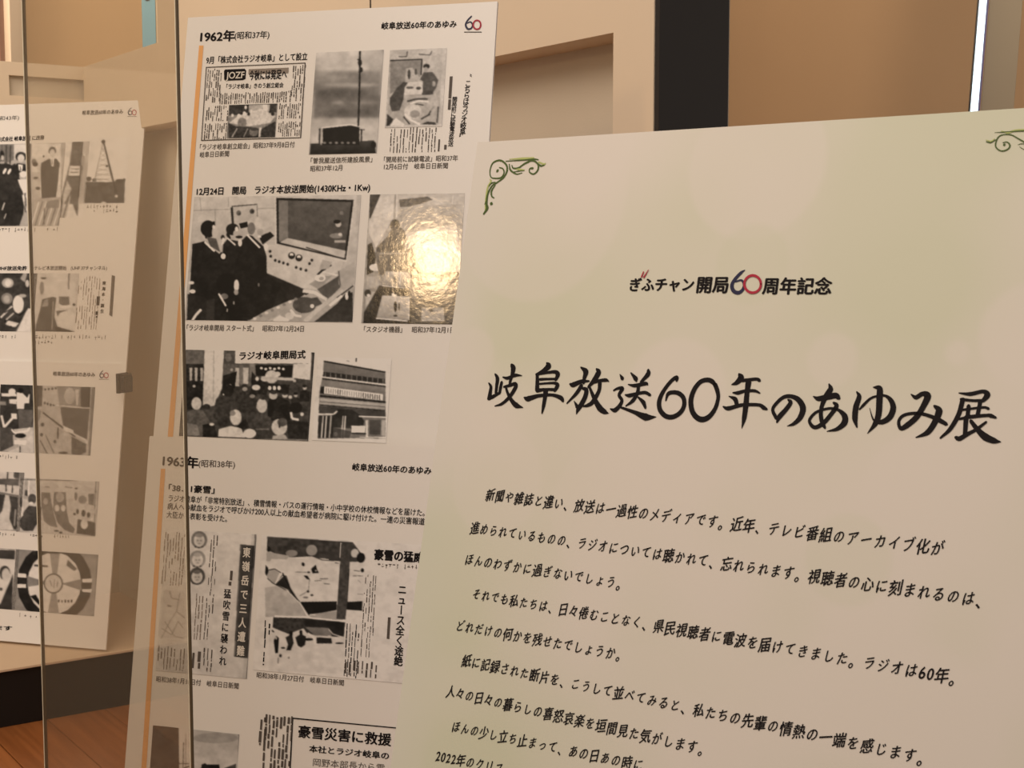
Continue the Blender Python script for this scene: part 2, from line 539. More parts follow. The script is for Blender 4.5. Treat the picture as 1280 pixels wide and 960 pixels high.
SHELF = 0.15
wa = on_z(150, 740, SHELF)                       # foot of the long recessed wall (runs along A)
NA = np.cross(A, Z); NA = NA if np.dot(NA, CAM - wa) > 0 else -NA


def along_A(px, off=0.0):
    """distance along A (from wa) where the ray of column px meets the wall shifted off towards the viewer"""
    p = hit(px, HOR, wa + NA * off, NA); return float(np.dot(p - wa, A))


# frame for the wall: x along A, y = Z x A
YA = np.cross(Z, A); sg = 1 if np.dot(YA, NA) > 0 else -1
SOFF = 1.515                                     # underside of the fascia
s815, s765, s203, s110, s143 = along_A(815, .07), along_A(765, .07), along_A(203, .07), along_A(110, .07), along_A(110, 0)
far = s110 + 0.1
o_ = dbox('wall_right', wa, A, s815, far, 0, -sg * .08, 0, SOFF + .2, 'niche'); struct(o_)           # back of the long display recess
o_ = dbox('trim_1', wa, A, s815, s203, 0, sg * .07, SOFF, 3.2, 'cream'); struct(o_)                 # fascia above the recess, full height
o_ = dbox('trim_2', wa, A, s203, s110, 0, sg * .07, SOFF, 1.725, 'cream', bev=.002); struct(o_)     # low fascia at the far end
o_ = dbox('trim_3', wa, A, s815, s765, 0, sg * .07, 0, SOFF, 'cream'); struct(o_)                   # pier at the near end
s465 = along_A(466, .07)
o_ = dbox('trim_4', wa, A, s465 - .002, s465 + .002, sg * .07, sg * .071, SOFF + .1, 3.2, 'black'); struct(o_)   # joint of the fascia boards

# dark post and what lies beyond it on the right
o_ = dbox('dark_door_post', wa, A, s815 - .012, s815 - .001, -sg * .068, sg * .069, 0, 3.2, 'black', bev=.001)
tag(o_, 'tall black upright post standing at the end of the cream wall', 'post')
fb = pt(1040, HOR, 5.2)
o_ = dbox('wall_back', fb, (1, 0.12, 0), -1.2, 3.2, 0, .1, 0, 4.0, 'brown'); struct(o_)
fb2 = pt(900, HOR, 5.05)
o_ = dbox('trim_5', fb2, (1, 0.12, 0), -.7, -.0, 0, .04, 0, 4.0, 'brown'); struct(o_)

lm = bpy.data.materials.new('slit_lamp_light'); lm.use_nodes = True; nt = lm.node_tree
em = nt.nodes.new('ShaderNodeEmission'); em.inputs[0].default_value = (0.70, 0.88, 1.0, 1); em.inputs[1].default_value = 2.2
nt.links.new(em.outputs[0], nt.nodes['Material Output'].inputs[0]); M['slit'] = lm
M['slate'] = mat('slate_blue_frame', (0.10, 0.09, 0.22, 1), .5)
M['screen'] = mat('grey_brown_screen', (0.26, 0.22, 0.16, 1), .6, noise=(2, .06))
# bright lit gap between the back wall and a grey screen: leans slightly like the screen's edge
t0 = pt(1218, 133, 4.6); t1 = pt(1229, 0, 4.6)
d_ = unit(t1 - t0); low = t0 - d_ * 1.6; hi = t1 + d_ * 1.0
ex = unit(np.cross(d_, ray(1222, 60))); ey = np.cross(d_, ex)


def tilted(name, m, x0, x1, y0, y1, L0, L1, origin, parent=None):
    mw = Matrix.Identity(4)
    for i, v in enumerate((ex, ey, d_)):
        for j in range(3): mw[j][i] = float(v[j])
    for j in range(3): mw[j][3] = float(origin[j])
    return link(name, box_mesh(name, (min(x0, x1), min(y0, y1), L0), (max(x0, x1), max(y0, y1), L1), .001), M[m], parent, mw if parent is None else None)


if ex[0] < 0: ex = -ex; ey = -ey
Ll = float((0.02 - t0[2]) / d_[2])
lamp = tilted('strip_lamp', 'slit', -.011, .011, -.01, .01, Ll, 1.3, t0)
tag(lamp, 'thin white lit strip between the brown wall and the grey screen', 'lamp')
link('lamp_housing', box_mesh('h', (.0115, -.012, Ll), (.018, .02, 1.3), .001), M['slate'], lamp)
link('lamp_housing', box_mesh('h', (-.018, -.008, Ll), (-.0115, .02, 1.3), .001), M['black'], lamp)
scr = tilted('standing_screen', 'screen', .02, .12, .02, .035, Ll, 1.3, t0)
tag(scr, 'narrow grey standing screen right of the lit strip', 'screen')

# back partition of the left showcase (runs along B) with its slot, and what is above it
cor = wa + A * s110
NB = -unit(B * 0 + np.cross(B, Z)); NB = NB if np.dot(NB, CAM - cor) > 0 else -NB
YB = np.cross(Z, B); sb = 1 if np.dot(YB, NB) > 0 else -1


def along_B(px, off=0.0):
    p = hit(px, HOR, cor + NB * off, NB); return float(np.dot(p - cor, B))


zt = HC + (HOR - 78) / F * float(np.dot(hit(20, HOR, cor, NB) - CAM, [0, CP, -SP])) * 1.0
b18, b108 = along_B(18), along_B(108)
zs1 = on_z(60, 97, 0); dB = float(hit(60, HOR, cor, NB)[1])


def zat(py, px):      # height of row py on the partition plane
    return float(hit(px, py, cor, NB)[2])


ZT = zat(79, 40); Z1 = zat(97, 60); Z0 = zat(122, 60)
w_ = dbox('wall_left', cor, B, -2.6, .0, -sb * .02, -sb * .10, 0, ZT, 'niche'); struct(w_)
for nm, a0, a1, c0, c1, m_ in (('trim_6', -2.6, 0, Z1, ZT, 'cream'), ('trim_7', -2.6, b18, Z0, Z1, 'cream'), ('trim_8', -2.6, 0, 0, Z0, 'cream')):
    o_ = dbox(nm, cor, B, a0, a1, -sb * .02, 0, c0, c1, m_); struct(o_)

# showcase floor and black plinth
pl0 = on_z(0, 912, 0.0)
q = pl0; NBf = NB
dep = float(np.dot(cor - pl0, -NB)); dep = abs(dep)
x_off = float(np.dot(pl0 - cor, B))
yv = float(np.dot(pl0 - cor, YB))
ys = (yv, 0.0)
case = bpy.data.objects.new('display_case_base', None); col.objects.link(case); case.matrix_world = frame((cor[0], cor[1], 0), B)
tag(case, 'low black plinth with a beige shelf under the left display panels', 'display base')
e_ = 0.012 * (1 if yv > 0 else -1)
link('plinth', box_mesh('plinth', (-2.6, min(yv - e_, 0), 0), (.95, max(yv - e_, 0), SHELF - .006), .001), M['plinth'], case)
link('shelf', box_mesh('shelf', (-2.6, min(yv, 0), SHELF - .006), (.95, max(yv, 0), SHELF), .001), M['casefloor'], case)

# far walls, pillar and banner above the partition
ft = pt(100, HOR, 6.4)
o_ = dbox('wall_far', ft, B, -3.5, 3.0, 0, .1, 0, 4.5, 'tan'); struct(o_)
p_ = pt(18, HOR, 5.6)
o_ = dbox('trim_9', p_, (1, 0, 0), -.028, .028, -.05, .1, 0, 4.2, 'cream'); struct(o_)
M['umber'] = mat('umber_panel', (0.30, 0.16, 0.11, 1), .6, noise=(2, .2))
p2 = pt(-40, HOR, 5.5)
o_ = dbox('trim_10', p2, (1, 0, 0), -.5, .148, 0, .05, 0, 4.2, 'umber'); struct(o_)
bn = pt(192.5, HOR, 5.3)
ban = bpy.data.objects.new('blue_banner', None); col.objects.link(ban); ban.matrix_world = frame((bn[0], bn[1], 0), (1, 0.05, 0))
tag(ban, 'narrow light blue hanging banner behind the cream ledge', 'banner')
link('cloth', box_mesh('cloth', (-.0245, 0, .4), (.0245, .006, 2.7), .001), M['blue'], ban)
link('pole', box_mesh('pole', (.028, -.004, 0), (.040, .012, 2.8), .002), M['niche'], ban)
link('stand_foot', box_mesh('stand_foot', (-.12, -.1, 0), (.14, .14, .03), .004), M['metal'], ban)
V_, P_ = text_mesh('3', .03)
zz = HC + (HOR - 2) / F * 5.3
me = mesh_np('printed_digit', np.stack([(V_[:, 0] - .28) * .042 , np.full(len(V_), -.0012), (V_[:, 1] - .38) * .04 + zz], 1), P_)
link('printed_digit', me, M['navy'], ban)

# wooden floor: planks along A
base = link('floor', box_mesh('floor', (-6, -2, -.05), (6, 9, -.012)), mat('floor_groove', (.06, .03, .015, 1), .8)); struct(base)


def wood(name, c1, c2, seed):
    m = mat(name, c1, .32, .4); nt = m.node_tree; b = nt.nodes['Principled BSDF']
    tc = nt.nodes.new('ShaderNodeTexCoord'); mp = nt.nodes.new('ShaderNodeMapping')
    mp.inputs['Scale'].default_value = (1.2, 26, 1); mp.inputs['Location'].default_value = (seed, seed * 3.1, 0)
    n = nt.nodes.new('ShaderNodeTexNoise'); n.inputs['Scale'].default_value = 2.0; n.inputs['Detail'].default_value = 6
    r = nt.nodes.new('ShaderNodeValToRGB'); r.color_ramp.elements[0].color = c1; r.color_ramp.elements[1].color = c2
    r.color_ramp.elements[0].position = .32; r.color_ramp.elements[1].position = .68
    nt.links.new(tc.outputs['Object'], mp.inputs[0]); nt.links.new(mp.outputs[0], n.inputs[0]); nt.links.new(n.outputs[0], r.inputs[0])
    nt.links.new(r.outputs[0], b.inputs['Base Color']); return m


woods = [wood('wood_plank_%s' % k, rgb(*a), rgb(*b), i * 1.7) for i, (k, a, b) in enumerate((
    ('warm', (150, 92, 50), (176, 112, 64)), ('deep', (134, 80, 42), (160, 100, 56)), ('light', (160, 102, 58), (186, 122, 72))))]
rg = random.Random(5)
PW, PL = 0.15, 1.8
pms = []
for wm in woods:
    me = box_mesh('plank', (.0015, .0015, -.012), (PL - .0015, PW - .0015, 0), .0012); me.materials.append(wm); pms.append(me)
n = 0
o0 = on_z(60, 900, 0)
yf = np.cross(Z, A)
for r in range(-20, 24):
    sh = rg.uniform(0, PL)
    for k in range(-4, 5):
        c = o0 + yf * (r * PW) + A * (k * PL - sh)
        mid = c + A * PL / 2
        if not (-3.6 < mid[0] < 2.6 and .9 < mid[1] < 6.0): continue
        if n >= 290: continue
        o = bpy.data.objects.new('plank', pms[rg.randrange(3)]); col.objects.link(o)
        o.parent = base; o.matrix_local = frame(c, A); n += 1

# ------------------------------------------------------------------ the display panels
grp = None
front = Board('title_panel', 'tall pale green exhibition title panel with black brush lettering, standing in front', (597, 178), 1.5, -1612,
              (488, 960), 0.645, 0.88, front=None)
p62 = Board('history_panel', 'white history panel headed 1962, its foot covered by the 1963 panel', (235, 22), 2.0, -5400,
            (217, 240), 0.450, 0.64)
p63 = Board('history_panel', 'white history panel headed 1963, overlapping the foot of the 1962 panel', (187, 545), 1.89, -5400,
            (160, 905), 0.450, 0.64)
zr = 1.03 * F / 500.0
left_lo = Board('history_panel', 'lower white panel in the left showcase, with a steering wheel photograph', (158, 455), 3.79, -5500,
                (132, 815), 0.475, 0.745, side='right')
left_up = Board('history_panel', 'upper white panel in the left showcase, with men in suits and a tower', (183, 125), 3.86, -5500,
                (158, 454), 0.475, 0.715, side='right')

# --- washed cover print of the front panel (a printed design of pale discs on green)
nx, ny = 170, 240
us = np.linspace(0, front.w, nx); vs = np.linspace(0, front.ht, ny); U, Vv = np.meshgrid(us, vs)
rs = np.random.RandomState(11)


def vnoise(U, Vv, cell):
    fx = U / cell; fy = Vv / cell; n = rs.rand(int(fy.max()) + 3, int(fx.max()) + 3)
    ix = fx.astype(int); iy = fy.astype(int); tx = fx - ix; ty = fy - iy; tx = tx * tx * (3 - 2 * tx); ty = ty * ty * (3 - 2 * ty)
    return (n[iy, ix] * (1 - tx) + n[iy, ix + 1] * tx) * (1 - ty) + (n[iy + 1, ix] * (1 - tx) + n[iy + 1, ix + 1] * tx) * ty


g = vnoise(U, Vv, .16) * .6 + vnoise(U, Vv, .07) * .4
gr = np.clip((g - .30) * 2.2, 0, 1)
for (px, py, rr, k) in ((1170, 180, .10, .6), (640, 400, .07, .5), (1170, 400, .08, .4), (560, 950, .12, .9), (1230, 60, .1, .3), (540, 640, .05, .3)):
    u, v = front.uv(px, py); gr = np.clip(gr * .9 + k * np.exp(-((U - u) ** 2 + (Vv - v) ** 2) / rr ** 2), 0, 1)
discs = ((945, 205, 92, .45), (842, 497, 70, .5), (1040, 449, 36, .4), (1197, 441, 20, .45), (1149, 614, 78, .55), (1290, 420, 75, .45),
         (675, 250, 110, .35), (620, 600, 60, .3), (940, 330, 50, -.25), (760, 640, 80, .25), (1160, 870, 70, .35), (800, 870, 60, .2), (1060, 700, 60, -.2), (590, 445, 30, .4))
for (px, py, rp, k) in discs:
    u, v = front.uv(px, py); u2, _ = front.uv(px + rp, py); r = abs(u2 - u); k *= 1.25
    d = np.sqrt((U - u) ** 2 + (Vv - v) ** 2)
    mk = np.clip((r - d) / .006, 0, 1); gr = gr * (1 - mk * abs(k)) + (mk * (.0 if k > 0 else .9)) * abs(k)
c0 = np.array([.72, .672, .615]); c1 = np.array([.59, .615, .455])
colr = c0 * (1 - gr[..., None]) + c1 * gr[..., None]
edge = np.minimum.reduce([U, front.w - U, Vv]); tl = np.exp(-(U / .05) ** 2 - 0 * Vv) * .22
cool = np.array([.64, .655, .62]); colr = colr * (1 - tl[..., None]) + cool * tl[..., None]
colr *= .89
co = np.stack([U, front.ht - Vv, np.zeros_like(U)], -1).reshape(-1, 3).astype(np.float32)
I = np.arange(nx * ny).reshape(ny, nx); Q = np.stack([I[:-1, :-1], I[1:, :-1], I[1:, 1:], I[:-1, 1:]], -1).reshape(-1, 4)
link('printed_face', grid_mesh('printed_face', co, Q, colr.reshape(-1, 3)), M['wash'], front.root)

# --- title, brush strokes: a frame over the photograph for each part of the line
Zs = 10.6667
T = []
T.append(('brush_letters', (600, 445, Zs), [
    [(205, 240, 22), (235, 300, 55), (225, 400, 45), (215, 500, 40)], [(120, 360, 18), (148, 410, 42), (140, 480, 50), (128, 560, 60)],
    [(115, 570, 45), (180, 540, 45), (275, 485, 30)], [(292, 350, 40), (275, 430, 45), (262, 500, 36)],
    [(308, 282, 18), (370, 295, 40), (470, 258, 44), (562, 262, 10)], [(425, 120, 45), (446, 165, 72), (432, 250, 50), (408, 330, 40), (400, 390, 34)],
    [(320, 412, 26), (400, 392, 40), (470, 372, 46), (480, 410, 55), (430, 500, 52), (370, 575, 44), (290, 640, 36), (200, 668, 12)],
    [(345, 405, 30), (375, 500, 38), (430, 600, 52), (490, 660, 68), (577, 688, 8)],
    [(893, 92, 25), (915, 135, 85), (850, 195, 52), (745, 245, 15)], [(765, 240, 42), (768, 330, 52), (765, 460, 62)],
    [(785, 238, 36), (900, 222, 32), (1000, 212, 44), (1040, 245, 66), (1012, 320, 40)], [(800, 312, 34), (900, 308, 30), (1010, 306, 30)],
    [(800, 372, 26), (900, 364, 26), (1000, 362, 34), (1035, 392, 60), (1000, 462, 46)], [(765, 462, 50), (880, 446, 32), (1010, 450, 40)],
    [(590, 553, 18), (645, 570, 68), (780, 532, 44), (960, 520, 36), (1080, 558, 56), (1110, 600, 40)],
    [(880, 460, 72), (868, 560, 58), (850, 670, 50), (830, 765, 20)]]))
T.append(('brush_letters', (700, 445, Zs), [
    [(280, 150, 18), (345, 210, 80), (325, 300, 48), (318, 360, 42)], [(135, 375, 26), (180, 383, 66), (290, 340, 50), (392, 335, 22)],
    [(290, 395, 55), (220, 500, 50), (95, 632, 18)], [(300, 428, 30), (352, 455, 62), (340, 540, 64), (290, 640, 66), (245, 710, 60), (220, 775, 10)], [(190, 598, 8), (235, 680, 55)],
    [(490, 172, 26), (515, 220, 78), (460, 320, 66), (380, 415, 34)], [(430, 352, 50), (530, 330, 40), (615, 322, 46), (655, 340, 12)],
    [(535, 355, 54), (520, 470, 52), (440, 610, 58), (380, 655, 46), (312, 672, 22)], [(395, 410, 30), (455, 555, 55), (530, 690, 80), (600, 745, 62), (652, 765, 6)],
    [(802, 245, 12), (835, 302, 54)], [(718, 460, 22), (775, 432, 34), (835, 435, 52), (790, 520, 42), (828, 590, 44), (800, 660, 52), (735, 722, 60), (672, 705, 14)],
    [(815, 685, 28), (1000, 752, 48), (1150, 815, 92), (1285, 812, 8)],
    [(948, 225, 18), (1010, 300, 62), (1020, 330, 40)], [(1180, 188, 40), (1175, 245, 66), (1080, 350, 34)],
    [(912, 380, 14), (1000, 395, 46), (1140, 368, 50), (1172, 382, 24)], [(872, 518, 18), (930, 527, 52), (1040, 500, 40), (1140, 488, 42), (1205, 522, 38)],
    [(1052, 400, 46), (1032, 500, 52), (970, 600, 50), (880, 667, 16)], [(1045, 550, 24), (1115, 620, 58), (1142, 692, 34)]]))
T.append(('brush_digits', (810, 455, Zs), [
    [(385, 225, 36), (385, 182, 56), (325, 215, 48), (240, 315, 50), (178, 420, 58), (150, 520, 64), (168, 620, 64), (240, 695, 62), (335, 705, 60), (430, 650, 60), (482, 560, 60), (478, 460, 60), (420, 395, 58), (340, 378, 52), (270, 400, 50), (240, 490, 18)],
    [(905, 290, 40), (860, 235, 62), (790, 212, 58), (700, 240, 58), (620, 340, 64), (575, 480, 70), (590, 620, 70), (650, 710, 70), (730, 740, 72), (820, 700, 66), (900, 590, 56), (938, 450, 52), (925, 350, 60), (895, 270, 60)]]))
T.append(('brush_letters', (890, 455, Zs), [
    [(365, 138, 40), (388, 185, 92), (330, 250, 60), (265, 275, 14)], [(400, 222, 44), (500, 210, 42), (600, 202, 42), (638, 222, 44)],
    [(280, 383, 18), (350, 385, 50), (440, 362, 42), (570, 358, 40), (640, 388, 22)], [(228, 430, 12), (310, 470, 62), (335, 550, 54)],
    [(150, 568, 18), (220, 592, 56), (400, 548, 46), (620, 545, 42), (690, 582, 58), (735, 605, 30)],
    [(490, 235, 84), (470, 380, 68), (455, 540, 76), (432, 720, 66), (400, 858, 8)],
    [(1018, 475, 26), (1050, 515, 58), (985, 610, 62), (905, 700, 70), (868, 778, 26)], [(862, 725, 50), (812, 610, 44), (870, 515, 46), (960, 442, 48), (1060, 432, 52), (1160, 482, 72), (1215, 590, 84), (1180, 710, 74), (1095, 795, 48), (1005, 828, 8)]]))
T.append(('brush_letters', (1000, 465, Zs), [
    [(178, 325, 12), (250, 356, 66), (380, 330, 80), (480, 315, 76), (520, 350, 56)], [(388, 158, 16), (408, 230, 78), (350, 320, 72), (295, 450, 56), (280, 560, 56), (295, 660, 60), (335, 745, 36)],
    [(448, 408, 30), (490, 452, 62), (420, 560, 58), (310, 685, 60), (195, 738, 52), (128, 650, 42), (200, 550, 38), (300, 505, 34), (420, 485, 34), (520, 510, 40), (598, 590, 80), (592, 680, 86), (500, 758, 54), (362, 792, 10)],
    [(758, 262, 16), (790, 330, 66), (748, 470, 80), (735, 620, 78), (762, 738, 20)], [(795, 500, 22), (850, 440, 40), (940, 355, 32), (1030, 322, 30), (1140, 318, 34), (1215, 380, 64), (1245, 480, 80), (1200, 600, 82), (1090, 668, 66), (985, 640, 26), (930, 480, 6)],
    [(978, 203, 12), (1060, 222, 84), (1062, 350, 88), (1050, 560, 84), (1005, 690, 72), (902, 820, 8)]]))
Z6 = 8.5333
T.append(('brush_letters', (1110, 470, Z6), [
    [(247, 195, 12), (300, 228, 48), (370, 190, 48), (425, 215, 76), (375, 330, 62), (305, 440, 62), (200, 530, 60), (135, 558, 40), (118, 478, 34), (180, 415, 34), (320, 398, 34), (450, 428, 40), (560, 478, 50), (625, 515, 40)],
    [(495, 318, 26), (545, 372, 78), (505, 485, 66), (425, 600, 60), (298, 657, 10)],
    [(758, 182, 12), (880, 192, 44), (1015, 165, 40), (1060, 202, 70), (1012, 268, 40)], [(780, 248, 34), (900, 262, 30), (1010, 262, 34)],
    [(800, 250, 52), (755, 410, 52), (665, 565, 46), (560, 662, 22)], [(790, 362, 24), (920, 345, 26), (1030, 335, 28), (1075, 350, 32)],
    [(862, 318, 44), (850, 440, 46)], [(985, 280, 44), (955, 430, 46)], [(755, 460, 24), (890, 435, 42), (1060, 420, 36), (1100, 425, 46), (1152, 445, 26)],
    [(835, 440, 54), (822, 640, 46)], [(725, 655, 38), (765, 668, 52), (850, 620, 44), (940, 575, 34)], [(1050, 490, 26), (960, 560, 36)],
    [(885, 480, 40), (960, 575, 56), (1040, 650, 80), (1130, 690, 66), (1203, 703, 12)]]))
for nm, fr, st in T: front.strokes(nm, fr, st)

# --- station anniversary line
def fline(txt, a, b, h, **k): return front.text(txt, a, b, h, **k)
fline('ぎふチャン', (787.5, 356), (868, 355.5), 17, off=.04, name='logo_lettering')
front.strokes('logo_accents', (780, 330, 9.143), [[(228, 90, 14), (205, 150, 16)], [(285, 68, 8), (230, 155, 18)]], 'crimson', z=.0009)
fline('開局', (871.5, 356), (911, 356), 21, off=.035, name='logo_lettering')
fline('周年記念', (953.5, 357.5), (1040.5, 357.8), 21, off=.035, name='logo_lettering')
front.strokes('logo_six', (900, 330, 8.5333), [[(268, 65, 8), (225, 95, 32), (165, 160, 36), (130, 225, 40), (145, 285, 40), (195, 308, 38), (240, 280, 34), (258, 225, 26), (232, 175, 22), (165, 190, 16)]], 'navy')
front.strokes('logo_nought', (900, 330, 8.5333), [[(352 + 88 * math.cos(a), 215 + 92 * math.sin(a), 26) for a in np.linspace(0, 2 * math.pi, 17)]], 'crimson', z=.0008)

# --- body text, each line one print
rgt = random.Random(4)
for txt, a, b in (
    ('新聞や雑誌と違い、放送は一過性のメディアです。近年、テレビ番組のアーカイブ化が', (607.5, 618), (1181, 686)),
    ('進められているものの、ラジオについては聴かれて、忘れられます。視聴者の心に刻まれるのは、', (588, 659), (1226, 750)),
    ('ほんのわずかに過ぎないでしょう。', (582.5, 698.5), (775.5, 729)),
    ('それでも私たちは、日々倦むことなく、県民視聴者に電波を届けてきました。ラジオは60年。', (592, 742), (1193, 847)),
    ('どれだけの何かを残せたでしょうか。', (572, 781.5), (775, 818)),
    ('紙に記録された断片を、こうして並べてみると、私たちの先輩の情熱の一端を感じます。', (577.5, 824.5), (1153, 947)),
    ('人々の日々の暮らしの喜怒哀楽を垣間見た気がします。', (558, 863), (878, 936)),
    ('ほんの少し立ち止まって、あの日あの時に', (566, 907.5), (803, 957)),
    ('2022年のクリス', (545, 944), (628, 961))):
    front.text(txt, a, b, 16.5, off=.018, name='body_text_line', rise=.22, lean=.12, rng=rgt)

# --- corner ornaments (scrolls)
sc1 = (580, 160, 6.857)
front.strokes('corner_scroll', sc1, [
    [(285, 372, 20), (292, 362, 20)],
    [(305, 340, 8), (335, 350, 10), (345, 385, 12), (320, 425, 12), (270, 432, 10), (232, 420, 8), (225, 365, 10), (250, 300, 12), (310, 278, 14), (360, 310, 14), (372, 360, 16), (345, 420, 14), (290, 465, 12), (240, 500, 14), (205, 570, 16), (195, 650, 20), (200, 690, 26), (170, 738, 14)],
    [(270, 465, 8), (235, 475, 10), (215, 500, 8)], [(270, 490, 8), (238, 540, 16), (240, 585, 12), (260, 600, 8)], [(235, 648, 28), (240, 650, 24)], [(180, 655, 6), (190, 630, 10)],
    [(360, 285, 6), (450, 280, 8), (520, 275, 10), (600, 268, 12), (640, 272, 8)],
    [(390, 310, 8), (400, 360, 14), (450, 395, 10), (500, 385, 5)], [(412, 320, 8), (425, 345, 12), (470, 340, 10), (530, 300, 12), (590, 280, 14), (635, 310, 14), (635, 360, 14), (600, 395, 12), (565, 380, 10), (565, 350, 10), (592, 345, 18)],
    [(480, 340, 6), (520, 310, 10), (560, 292, 8)], [(630, 300, 8), (660, 325, 14), (690, 318, 8)], [(420, 380, 6), (470, 370, 8), (520, 365, 5)]], 'green')
for st_ in [[(390, 268, 5), (500, 262, 16), (600, 256, 10)], [(225, 440, 8), (232, 460, 14), (205, 510, 14), (190, 610, 16), (185, 700, 12)], [(640, 292, 10), (690, 312, 14), (700, 300, 6)], [(430, 350, 6), (480, 356, 14), (520, 360, 6)]]: front.strokes('corner_scroll_tint', sc1, [st_], 'lime', z=.00045)
sc2 = (1160, 120, 9.6)
front.strokes('corner_scroll', sc2, [
    [(915, 588, 34), (920, 582, 30)], [(900, 560, 10), (955, 555, 14), (985, 600, 18), (950, 645, 18), (880, 660, 16), (820, 620, 16), (815, 560, 16), (850, 490, 16), (910, 465, 12), (1000, 468, 14), (1080, 510, 16), (1150, 550, 18), (1230, 590, 14), (1330, 560, 12)],
    [(700, 550, 10), (750, 560, 16), (800, 535, 10), (840, 510, 8)], [(800, 440, 4), (900, 435, 12), (1000, 428, 12), (1150, 420, 16), (1300, 425, 12), (1420, 440, 10)],
    [(1080, 585, 6), (1120, 575, 10), (1160, 575, 8)], [(1100, 610, 5), (1150, 640, 8), (1200, 640, 6)],
    [(1560, 600, 26), (1566, 604, 24)], [(1500, 560, 10), (1560, 540, 14), (1620, 600, 16), (1590, 700, 16), (1480, 720, 14), (1420, 620, 14), (1450, 490, 16), (1560, 440, 16), (1660, 480, 18), (1690, 600, 18), (1640, 760, 16), (1600, 900, 18), (1620, 1040, 20)]], 'green')
for st_ in [[(700, 530, 8), (760, 545, 16), (800, 515, 8)], [(880, 420, 6), (960, 440, 26), (1060, 412, 22), (1200, 405, 14)]]: front.strokes('corner_scroll_tint', sc2, [st_], 'lime', z=.00045)

# ------------------------------------------------------------------ 1962 panel
P = p62
P.text('1962年', (250.5, 46), (294, 44.5), 14, off=.035, name='year_heading')
P.text('(昭和37年)', (293.5, 44.5), (337, 43), 9.5, off=.01, name='year_heading')
P.text('岐阜放送60年のあゆみ', (477, 32.5), (571, 30), 9, off=.03, name='series_heading', rise=.08)
P.logo60(580.5, 20, 602, 38)
P.text('9月「株式会社ラジオ岐阜」として設立', (258, 75.5), (384.5, 70.5), 9.3, off=.025, name='section_heading')
P.text('12月24日　開局　ラジオ本放送開始(1430KHz・1Kw)', (246, 239.5), (463, 234), 10, off=.03, name='section_heading')
P.text('「ラジオ岐阜創立総会」昭和37年9月8日付', (250, 184), (368.5, 180.5), 7.5, m='soft_ink', name='caption')
P.text('岐阜日日新聞', (250, 193.5), (286.5, 192), 7.5, m='soft_ink', name='caption')
P.text('「曽我屋送信所建設風景」', (388.5, 201), (465.5, 199), 7.5, m='soft_ink', name='caption')
P.text('昭和37年12月', (388, 211), (428, 209.5), 7.5, m='soft_ink', name='caption')
P.text('「開局前に試験電波」昭和37年', (480, 199.5), (572.5, 197.5), 7.5, m='soft_ink', name='caption')
P.text('12月6日付　岐阜日日新聞', (480, 208.5), (560, 207), 7.5, m='soft_ink', name='caption')
P.text('「ラジオ岐阜開局 スタート式」　昭和37年12月24日', (233.5, 409.5), (380, 411), 7.8, m='soft_ink', name='caption')
P.text('「スタジオ機器」　昭和37年12月1日', (455, 411.5), (568, 412.5), 7.8, m='soft_ink', name='caption')
P.bar(249, 57, 254.5 - 41.5 + .5, 548, 'orange', 'orange_bar') if False else P.polymesh('orange_bar', [[(249, 57), (254.5, 57), (216.2, 548), (209.6, 548)]], 'orange', z=.0004)
P.vtext('〝こちらはラジオ岐阜〞', (586, 97), (577.5, 172), 9.6, off=.02, name='vertical_heading', wide=.85)
P.vtext('開局前に試験電波放送', (568.5, 124), (563.5, 180), 6.8, off=.02, name='vertical_heading')

# newspaper cutting
P.polymesh('cutting_border', [[(257.6, 83.8), (382, 78.3), (382, 79.4), (257.6, 84.9)], [(257.6, 84), (258.7, 84), (252.6, 176), (251.5, 176)],
                              [(381, 78.5), (382.3, 78.5), (376.6, 172.5), (375.2, 172.5)], [(251.6, 175), (376, 171.6), (376, 172.7), (251.6, 176.2)]], 'soft_ink')
P.columns('newsprint', [(259.5, 86, 275, 128, 7), (258, 132, 285, 151, 11), (256, 154.5, 283, 174, 11), (275, 116, 364, 127.5, 34), (366, 81, 380, 126, 6), (349, 129, 376, 148, 11), (348, 151.5, 375, 170, 11)], wf=.5, seed=4, m='soft_ink')
P.polymesh('name_plate', [[(281.5, 87), (306, 86), (307.8, 88), (307, 98.6), (304, 100.2), (282, 101), (280.4, 99.4), (280.2, 89)]], 'ink', z=.00055)
P.text('JOZF', (283, 94.2), (306, 93.3), 11, m='white_ink', off=.02, z=.0009, name='name_plate_lettering')
P.polymesh('tone_block', [[(311, 86.6), (361, 84.6), (360.6, 91.5), (310.6, 92.8)]], 'pale_ink', z=.0005)
P.text('今秋には発足へ', (311.5, 94.5), (359, 92.5), 12, off=.035, z=.0007, name='cutting_headline')
P.text('「ラジオ岐阜」きのう創立総会', (283, 108.3), (354.5, 106.2), 6.6, off=.02, name='cutting_headline')
h_ = Photo(P, (286.5, 131.5), (344, 171.5), 120, step=.7, m='matte_photo').fr(250, 75, 9.14)
h_.poly(60, [(340, 510), (880, 500), (870, 600), (340, 640)]).poly(150, [(560, 515), (800, 510), (790, 600), (560, 600)]).poly(185, [(720, 515), (770, 515), (770, 600), (720, 600)])
h_.poly(172, [(340, 720), (440, 640), (700, 560), (860, 640), (800, 720), (560, 760), (440, 740)]).ell(200, 525, 545, 14, 22).ell(185, 375, 635, 16, 18).ell(200, 450, 635, 20, 16)
h_.ell(205, 512, 615, 20, 24).ell(185, 590, 590, 14, 18).ell(170, 640, 600, 22, 14).ell(45, 560, 620, 16, 18).ell(45, 830, 620, 20, 20).ell(60, 800, 595, 14, 14)
